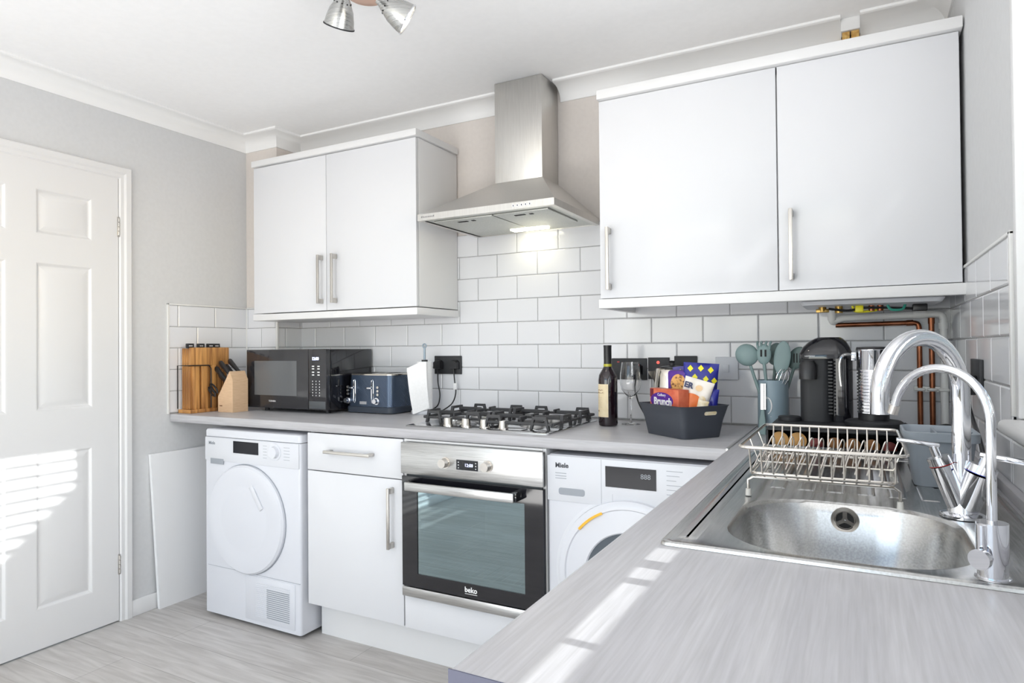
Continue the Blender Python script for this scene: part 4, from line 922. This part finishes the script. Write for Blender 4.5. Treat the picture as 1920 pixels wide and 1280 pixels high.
# knife block
t = thing('knife_block', 'pale beech knife block beside the microwave', 'knife block', (-2.75, 2.2, .908))
b = MB(); b.prism([(-2.812, .9085), (-2.705, .9085), (-2.705, 1.068), (-2.728, 1.110), (-2.812, .985)], 'y', 2.158, 2.248); b.build('block', m_beech, t)
box('maker_stamp', mat('brown_stamp', s2l(120, 84, 60), .6), t, -2.80, -2.782, 2.1572, 2.158, .937, .942)
nrm = Vector((-.78, 0, .626)); tv = Vector((.558, 0, .830))
for i, (s, y, ln) in enumerate(((.136, 2.228, .105), (.122, 2.183, .11), (.100, 2.226, .11), (.084, 2.178, .115), (.056, 2.205, .105))):
    p0 = Vector((-2.812, y, .985))+tv*s; k = thing('kitchen_knife', ['black-handled knife at the top of the knife block, rear row', 'black-handled knife in the top front slot of the block', 'black-handled knife in the middle rear slot of the block', 'black-handled knife in the middle front slot of the block', 'black-handled knife in the lowest knife slot above the scissors'][i], 'knife', tuple(p0), group='knives in the beech block')
    b = MB(); d_ = nrm
    rg = [(.0, .010, .0105), (.02, .009, .0095), (.06, .0105, .012), (ln-.01, .0105, .0145), (ln, .006, .009)]
    lps = []
    for a_, wy, wt in rg: lps.append([d_*a_+Vector((0, math.cos(2*PI*q/12)*wy, 0))+tv*math.sin(2*PI*q/12)*wt for q in range(12)])
    b.loft(lps); b.build('handle', m_black, k, True); MB().box(-.0006, .0006, -.0008, .0008, -.012, .001).build('blade', m_steel, k, True)
k = thing('kitchen_scissors', 'black-handled scissors in the front of the knife block below the knives', 'scissors', (-2.80, 2.155, 1.0))
b = MB(); o_ = Vector((-2.800, 2.150, .985))
for s in (-1, 1):
    c = o_+nrm*.05+tv*s*.010; b.tube([c+nrm*.032*math.cos(2*PI*q/16)+tv*.010*math.sin(2*PI*q/16)+Vector((0, s*.002, 0)) for q in range(16)], .0045, 8, True)
b.build('handles', m_black, k)
# board set
t = thing('chopping_board_stand', 'acacia wood stand with dark brown stripes against the left wall tiles', 'board stand', (-2.9, 2.15, .908))
box('base', m_acacia, t, -2.944, -2.856, 2.035, 2.265, .9085, .926, bev=.002)
b = MB(); b.box(-2.876, -2.862, 2.045, 2.262, 1.140, 1.228, .002)
for y0, y1 in ((2.060, 2.092), (2.105, 2.14), (2.16, 2.188), (2.194, 2.215), (2.22, 2.238)): b.box(-2.876, -2.862, y0, y1, .926, 1.140, .001)
b.build('slatted_front', m_acacia, t)
b = MB(); b.tube([(-2.94, 2.03, .93), (-2.94, 2.03, 1.14), (-2.858, 2.03, 1.14), (-2.856, 2.14, 1.14), (-2.856, 2.152, 1.125), (-2.856, 2.152, .93)], .0028, 8); b.build('wire_frame', m_black, t)
for i in range(4):
    x = -2.884-i*.0155; y = 2.062+i*.0 ; yt = (2.056, 2.126, 2.192, 2.238)[i]
    bd = thing('chopping_board', ['wooden chopping board in the stand, tab nearest the door', 'wooden chopping board in the stand, second tab from the door', 'wooden chopping board in the stand, third tab from the door', 'wooden chopping board in the stand, tab nearest the corner'][i], 'chopping board', (x, 2.15, .927), group='chopping boards in the stand')
    box('board', m_acacia, bd, x-.006, x+.006, 2.05, 2.262, .9265, 1.224, bev=.002)
    tb = box('index_tab', m_blackm, bd, x-.0065, x+.0065, yt-.019, yt+.019, 1.2245, 1.248, bev=.002)
    b = MB(); 
    for q in range(4): b.box(x+.0066, x+.0070, yt-.009+q*.005, yt-.006+q*.005, 1.234, 1.239)
    b.build('tab_lettering', m_white, tb)
# kitchen roll
t = thing('kitchen_roll_holder', 'kitchen roll holder with white round base and grey ring-topped pole by the toaster', 'kitchen roll holder', (-1.8, 2.5, .908))
kx, ky = -1.808, 2.505
MB().lathe([(.001, .9085), (.062, .9085), (.064, .912), (.064, .922), (.060, .925), (.001, .925)], (kx, ky, 0), 36).build('base', m_appl2, t)
m_pole = mat('grey_blue_metal', s2l(150, 165, 178), .35, .3)
b = MB(); b.cyl((kx, ky, .925), (kx, ky, 1.215), .0055); b.tube([(kx+.009*math.cos(2*PI*q/20), ky, 1.226+.009*math.sin(2*PI*q/20)) for q in range(20)], .0035, 8, True); b.build('pole', m_pole, t)
t = thing('kitchen_roll', 'nearly finished white kitchen roll with a loose sheet hanging to the left', 'kitchen roll', (kx, ky, .926))
MB().lathe([(.012, .9255), (.036, .9255), (.036, 1.152), (.012, 1.152), (.012, .9255)], (kx, ky, 0), 36).build('paper', m_paper, t)
MB().lathe([(.0095, .927), (.0145, .927), (.0145, 1.16), (.0095, 1.16), (.0095, .927)], (kx, ky, 0), 24).build('cardboard_core', m_blackm, t)
b = MB(); 
A = [Vector((-1.872, 2.452, 1.122)), Vector((-1.835, 2.463, 1.138)), Vector((-1.805, 2.4675, 1.15)), Vector((-1.772, 2.4675, 1.152))]
B = [Vector((-1.812, 2.418, .912)), Vector((-1.79, 2.436, .921)), Vector((-1.772, 2.45, .930)), Vector((-1.752, 2.462, .940))]
for sgn in (0,):
    g = [[a.lerp(c_, v/6)+Vector((0, -.006*math.sin(PI*v/6), 0)) for a, c_ in zip(A, B)] for v in range(7)]
    r1 = [b.ring(l) for l in g]; r2 = [b.ring([p+Vector((0, .0012, 0)) for p in l]) for l in g]
    for rr in (r1, r2):
        for a, c_ in zip(rr, rr[1:]): b.bridge(a, c_, False)
    edge1 = r1[0]+[r[-1] for r in r1[1:-1]]+list(reversed(r1[-1]))+[r[0] for r in reversed(r1[1:-1])]; edge2 = r2[0]+[r[-1] for r in r2[1:-1]]+list(reversed(r2[-1]))+[r[0] for r in reversed(r2[1:-1])]
    b.bridge(edge1, edge2)
b.build('loose_sheet', m_paper, t)

# ------------------------------------------------------------------ bottle, glass
t = thing('wine_bottle', 'dark red wine bottle with cream label on the worktop right of the hob', 'bottle', (-.862, 2.385, .908))
bx, by = -.862, 2.395
MB().lathe([(.001, .911), (.03, .9085), (.0355, .912), (.037, .92), (.037, 1.085), (.034, 1.105), (.022, 1.125), (.0155, 1.138), (.0145, 1.15), (.0145, 1.205), (.001, 1.205)], (bx, by, 0), 40).build('glass_body', m_wine, t)
MB().lathe([(.0155, 1.138), (.0152, 1.15), (.0152, 1.21), (.0158, 1.212), (.0158, 1.219), (.001, 1.2195)], (bx, by, 0), 28).build('foil_capsule', m_black, t)
MB().lathe([(.0158, 1.132), (.0162, 1.134), (.0162, 1.145), (.0157, 1.147)], (bx, by, 0), 28).build('neck_band', mat('yellow_green_band', s2l(176, 170, 50), .4), t)
b = MB(); lp = []
for z in (.944, 1.070): lp.append([Vector((bx+.0374*math.cos(a), by+.0374*math.sin(a), z)) for a in [math.radians(195+i*8) for i in range(13)]])
rr = [b.ring(l) for l in lp]; b.bridge(rr[0], rr[1], False); lb = b.build('label', m_winelabel, t)
def onb(a, z): return Vector((bx+.0377*math.cos(math.radians(a)), by+.0377*math.sin(math.radians(a)), z))
b = MB(); random.seed(3)
for z, n_, w2_ in ((1.047, 9, .0016), (1.036, 10, .0014)):
    for i in range(n_): b.tube([onb(212+i*5.4, z), onb(212+i*5.4+2.2, z+random.uniform(-.003, .004))], w2_*.55, 5)
b.build('label_script', mat('brown_print', s2l(130, 80, 50), .6), lb)
b = MB()
for i in range(7): b.tube([onb(212+k*6, 1.018-i*.006) for k in range(8-(i % 3))], .0004, 4)
b.tube([onb(222, .968), onb(228, .966)], .003, 8); b.build('label_small_print', mat('faint_print', s2l(170, 150, 118), .6), lb)
t = thing('wine_glass', 'tall empty clear wine glass between the bottle and the snack basket', 'wine glass', (-.797, 2.47, .908))
gx, gy = -.797, 2.475
MB().lathe([(.001, .9086), (.036, .9086), (.0365, .9096), (.03, .9112), (.008, .915), (.0038, .922), (.0034, .96), (.0036, 1.005), (.006, 1.012), (.02, 1.024), (.036, 1.045), (.0425, 1.072), (.041, 1.10), (.0335, 1.152), (.0325, 1.152), (.040, 1.10), (.0413, 1.072), (.035, 1.047), (.019, 1.026), (.001, 1.017)], (gx, gy, 0), 40).build('glass', m_glass, t, ang=60)
# ------------------------------------------------------------------ kettle
t = thing('kettle', 'steel kettle with black lid and handle standing behind the snack basket', 'kettle', (-.645, 2.52, .908))
kx, ky = -.642, 2.51
MB().lathe([(.001, .909), (.075, .909), (.075, .93), (.001, .93)], (kx, ky, 0), 32).build('base', m_black, t)
MB().lathe([(.072, .93), (.073, 1.035)], (kx, ky, 0), 36).build('lower_band', mat('blue_grey_band', s2l(84, 92, 110), .3, .5), t)
MB().lathe([(.073, 1.035), (.072, 1.06), (.068, 1.10), (.064, 1.122), (.06, 1.128), (.001, 1.130)], (kx, ky, 0), 36).build('body', m_steeltrim, t)
MB().lathe([(.045, 1.129), (.045, 1.133), (.035, 1.137), (.012, 1.139), (.009, 1.15), (.013, 1.156), (.001, 1.158)], (kx, ky, 0), 28).build('lid', m_black, t)
b = MB(); b.loft([[Vector((kx-.062, ky-.018, 1.075)), Vector((kx-.062, ky+.018, 1.075)), Vector((kx-.06, ky+.016, 1.118)), Vector((kx-.06, ky-.016, 1.118))], [Vector((kx-.088, ky-.004, 1.102)), Vector((kx-.088, ky+.004, 1.102)), Vector((kx-.094, ky+.006, 1.116)), Vector((kx-.094, ky-.006, 1.116))]]); b.build('spout', m_steeltrim, t)
b = MB(); b.tube(bez([(kx+.055, ky, 1.118), (kx+.095, ky, 1.12), (kx+.105, ky, 1.08), (kx+.095, ky, .99), (kx+.07, ky, .96)]), .009, 10); b.build('handle', m_black, t)
# ------------------------------------------------------------------ snack basket (rotated thing)
O = Vector((-.507, 2.122)); av = Vector((-.79, .613)); bv = Vector((.613, .79))   # a: left edge, b: right edge
def Q(a, b_, z): p = O+av*a+bv*b_; return Vector((p.x, p.y, z))
LA, LB = .205, .158; zb0, zb1 = .909, 1.016
t = thing('storage_basket', 'slate grey plastic storage basket full of snacks on the worktop corner', 'basket', (O.x, O.y+.12, .908))
def rq(ex, z, r=.02, ins=0): return [Q(p.x, p.y, z) for p in rrect(-ex+ins, LA+ex-ins, -ex+ins, LB+ex-ins, r, 0, 5)]
def wall_loops(): return [rq(0, zb0), rq(.009, .965), rq(.0205, zb1-.004), rq(.024, zb1), rq(.0205, zb1, ins=.003), rq(.017, zb1-.003, ins=.002), rq(.009, .965, ins=.003), rq(0, zb0+.003, ins=.003)]
b = MB(); b.loft(wall_loops()); b.build('tub', m_basket, t)
# hand hole on the right end (b side, at a=0 face): dark slot with contents colour behind
b = MB(); hp = []
for p in rrect(LB*.46, LB*.78, .985, .997, .006, 0, 5): hp.append(p)
ofs = lambda z: -.009-.0115*(z-.965)/(.047)
b.loft([[Q(ofs(p.y)-.0006, p.x, p.y) for p in hp], [Q(ofs(p.y)+.0005, p.x, p.y) for p in hp]]); b.build('hand_hole', m_cream, t)
b = MB(); b.loft([[Q(LA+.020, LB*.3, 1.012), Q(LA+.020, LB*.7, 1.012), Q(LA+.022, LB*.7, 1.016), Q(LA+.022, LB*.3, 1.016)], [Q(LA+.045, LB*.34, 1.036), Q(LA+.045, LB*.66, 1.036), Q(LA+.047, LB*.66, 1.04), Q(LA+.047, LB*.34, 1.04)]]); b.build('carry_handle', m_basket, t)
RA = math.atan2(av.y, av.x)
def framed(name, label, cat, a, b_, z, rz=0., grp='snacks in the basket'):
    o = thing(name, label, cat, tuple(Q(a, b_, z)), math.atan2(-av.y, -av.x)+rz, grp); return o   # local x: along front-left edge to the right, local -y faces the camera side
# snack box, lying against the long front side
t = framed('snack_bar_box', 'orange-red snack bar box with purple oval at the left front of the basket', 'box', .118, .034, .915, .0)
MB().box(-.078, .078, -.022, .022, 0, .152, .002).build('carton', m_orangebox, t, True)
b = MB(); b.loft([[Vector((-.012+.062*math.cos(2*PI*i/32), y, .112+.028*math.sin(2*PI*i/32))) for i in range(32)] for y in (-.0222, -.0228)]); b.build('purple_oval', m_purple, t, True)
text('Brunch', .034, (-.055, -.0232, .098), m_white, t, local=True, bold=.0012); text('Cadbury', .013, (-.034, -.0232, .127), m_white, t, local=True)
MB().box(-.077, -.058, -.0226, -.022, .122, .150).build('corner_flash', mat('maroon_print', s2l(110, 30, 40), .5), t, True)
# cookie pack
t = framed('cookie_box', 'purple biscuit box with a large cookie picture behind the snack bar box', 'box', .135, .095, .925, .40)
MB().box(-.042, .042, -.018, .018, .0, .205, .012).build('carton', m_purple, t, True)
b = MB(); b.loft([[Vector((.004+.030*math.cos(2*PI*i/32), y, .155+.036*math.sin(2*PI*i/32))) for i in range(32)] for y in (-.0182, -.0192)]); b.build('cookie_picture', m_cookie, t, True)
MB().box(-.036, -.014, -.0192, -.018, .108, .130).build('cookie_pieces', m_cookie, t, True)
# pillow bags
def pillow(t, w_, h, d_, m, name='bag', wob=.005, seed=1):
    random.seed(seed); nu, nv = 14, 16; b = MB(); fr_, bk = [], []
    ph = random.uniform(0, 6)
    for j in range(nv+1):
        v = j/nv; rf, rk = [], []
        for i in range(nu+1):
            u = i/nu; th = d_/2*(math.sin(PI*min(max(u, 0), 1))**.5)*(math.sin(PI*v)**.6)+.0006
            wv = wob*math.sin(9*u+ph+5*v)*math.sin(PI*u)*math.sin(PI*v)
            x = (u-.5)*w_*(1-.06*math.sin(PI*v)); z = v*h
            rf.append(b.bm.verts.new((x, -th-wv, z))); rk.append(b.bm.verts.new((x, th-wv, z)))
        fr_.append(rf); bk.append(rk)
    for g in (fr_, bk):
        for a, c in zip(g, g[1:]): b.bridge(a, c, False)
    e1 = fr_[0]+[r[-1] for r in fr_[1:-1]]+fr_[-1][::-1]+[r[0] for r in fr_[-2:0:-1]]; e2 = bk[0]+[r[-1] for r in bk[1:-1]]+bk[-1][::-1]+[r[0] for r in bk[-2:0:-1]]
    b.bridge(e1, e2); return b.build(name, m, t, True, ang=60), ph
def pil_pt(u, v, w_, h, d_, ph, wob=.005, off=.0012):
    th = d_/2*(math.sin(PI*u)**.5)*(math.sin(PI*v)**.6)+.0006; wv = wob*math.sin(9*u+ph+5*v)*math.sin(PI*u)*math.sin(PI*v)
    return Vector(((u-.5)*w_*(1-.06*math.sin(PI*v)), -th-wv-off, v*h))
def patch(b, u0, v0, du, dv, args, rot=0, n=4, shape='d'):
    k = []
    for i in range(n*4):
        s = i/(n*4)*4; e_ = int(s); f_ = s-e_; c4 = [(0, 1), (1, 0), (0, -1), (-1, 0)]
        p = Vector(c4[e_]).lerp(Vector(c4[(e_+1) % 4]), f_) if shape == 'd' else Vector((math.cos(s*PI/2), math.sin(s*PI/2)))
        k.append(pil_pt(u0+p.x*du*math.cos(rot)-p.y*du*math.sin(rot), v0+p.x*dv*math.sin(rot)+p.y*dv*math.cos(rot), *args))
    c = pil_pt(u0, v0, *args); vs = b.ring(k); cc = b.bm.verts.new(c)
    for i in range(len(vs)): b.bm.faces.new((vs[i], vs[(i+1) % len(vs)], cc))
def bag(name, label, a, b_, z, rz, tilt_, lean, w_, h, d_, m, seed):
    o = framed(name, label, 'snack bag', a, b_, z, rz); e_ = o.rotation_euler; o.rotation_euler = (lean, tilt_, e_.z); return o, pillow(o, w_, h, d_, m, seed=seed)[1]
t, ph = bag('crisp_bag', 'royal blue snack bag with yellow diamonds at the back right of the basket', .072, .118, .93, .82, .06, -.04, .118, .225, .045, m_blue, 5)
b = MB()
for u, v in ((.2, .93-.02), (.5, .92), (.78, .9), (.34, .78), (.66, .76), (.9, .74), (.2, .64), (.5, .62), (.8, .58), (.34, .48), (.64, .44)): patch(b, u, v, .085, .052, (.118, .225, .045, ph))
b.build('yellow_diamonds', m_yellow, t, True)
t, ph = bag('crisp_bag', 'purple-blue snack bag with yellow diamonds standing beside the cookie box', .125, .142, .93, .7, -.12, -.02, .09, .215, .02, mat('violet_blue_foil', s2l(70, 62, 140), .3), 6)
b = MB()
for u, v in ((.3, .9), (.7, .88), (.5, .76), (.24, .68), (.76, .64), (.5, .55)): patch(b, u, v, .1, .058, (.09, .215, .02, ph))
b.build('yellow_diamonds', m_yellow, t, True)
t, ph = bag('snack_bag', 'white and orange snack bag leaning over the front corner of the basket', .072, .066, .925, .74, .28, .02, .098, .182, .04, m_bagwhite, 8)
b = MB(); patch(b, .42, .60, .36, .13, (.098, .182, .04, ph, .005, .003), n=6, shape='c'); b.build('orange_panel', m_orange, t, True)
b = MB(); patch(b, .76, .66, .12, .07, (.098, .182, .04, ph, .005, .0038), n=4, shape='c'); b.build('cream_panel', m_cream, t, True); b = MB(); patch(b, .56, .85, .12, .055, (.098, .182, .04, ph, .005, .0038), n=4, shape='c'); b.build('cream_panel', mat('cream_print', s2l(240, 206, 160), .4), t, True)
text('ER', .026, (-.043, -.0215, .148), mat('navy_print', s2l(40, 50, 90), .5), t, local=True, bold=.0012)
t, ph = bag('biscuit_bag', 'plain glossy royal blue wrapper at the right end of the basket', .030, .118, .93, .8, .10, 0, .06, .14, .03, m_blue, 11)
for i, (a, b_, z, rz, ti, lb_) in enumerate(((.014, .07, .955, .9, .25, 'small cream wrapped bar showing above the hand hole'), (.014, .10, .96, .8, -.2, 'small cream wrapped bar resting at the right back of the basket'), (.026, .125, .965, .9, .2, 'small cream wrapped bar wedged against the right basket wall'))):
    o = framed('wrapped_bar', lb_, 'snack bar', a, b_, z, rz); o.rotation_euler = (0, ti, o.rotation_euler.z); pillow(o, .036, .08, .018, m_cream, 'wrapper', .002, 20+i)

# ------------------------------------------------------------------ ceiling light
t = thing('ceiling_spotlight', 'ceiling light with round plate and tilted brushed steel spot lamps', 'ceiling light', (-1.31, 1.52, ZC))
px_, py_ = -1.364, 1.592
MB().lathe([(.001, ZC-.002), (.062, ZC-.002), (.066, ZC-.012), (.062, ZC-.03), (.05, ZC-.035), (.001, ZC-.036)], (px_, py_, 0), 40).build('ceiling_plate', m_coil, t)
def spot(p0, p1, lit=False):
    p0 = Vector(p0); p1 = Vector(p1); d_ = (p1-p0); ln = d_.length; mx_ = Matrix.Translation(p0) @ d_.to_track_quat('Z', 'Y').to_matrix().to_4x4()
    s = MB(); s.lathe([(.001, -.012), (.012, -.012), (.015, 0), (.022, .012), (.036, .04), (.042, .065), (.0445, ln-.006), (.0455, ln-.002), (.0455, ln), (.043, ln), (.040, .065), (.03, .035)], mx=mx_, n=36); s = s.build('lamp_shade', m_steel, t)
    b = MB(); b.lathe([(.0455, ln-.003), (.0472, ln-.002), (.0472, ln+.001), (.0435, ln+.001)], mx=mx_, n=36); b.build('rim', m_chrome if lit else m_blackm, s)
    b = MB(); b.lathe([(.040, ln-.004), (.001, ln-.003)], mx=mx_, n=32); b.build('bulb', m_bulb, s)
    b = MB()
    for q in range(10): a = 2*PI*q/10; c = mx_ @ Vector((.0258*math.cos(a), .0258*math.sin(a), .018)); n_ = (mx_.to_3x3() @ Vector((math.cos(a), math.sin(a), -.5))).normalized(); b.cyl(c-n_*.001, c+n_*.0008, .0022, n=8)
    b.build('vent_holes', m_dark, s)
    b = MB(); q = Vector((px_, py_, ZC-.03)); w0 = p0-d_.normalized()*.008; b.tube(bez([q+(w0-q)*.25, Vector((w0.x*.8+q.x*.2, w0.y*.8+q.y*.2, ZC-.045)), w0], 5), .006, 10); b.build('arm', m_chrome, t)
    l = bpy.data.lights.new('spot_lamp_light', 'SPOT'); l.energy = 2; l.spot_size = math.radians(100); l.spot_blend = .8; l.color = (1, .9, .76); l.shadow_soft_size = .03
    lo_ = bpy.data.objects.new('spot_lamp_light', l); col.objects.link(lo_); lo_.location = p1+d_.normalized()*.004; lo_.rotation_euler = d_.to_track_quat('-Z', 'Y').to_euler() if False else d_.normalized().to_track_quat('-Z', 'Y').to_euler()
spot((-1.350, 1.474, 2.270), (-1.394, 1.50, 2.2))
spot((-1.202, 1.467, 2.212), (-1.148, 1.520, 2.168), True)
spot((-1.27, 1.42, 2.29), (-1.24, 1.33, 2.22))
# floor end: small threshold strip of the door
struct(box('trim_20', m_nickel, None, XL-.06, XL-.031, DY0, DY1, 0, .004))
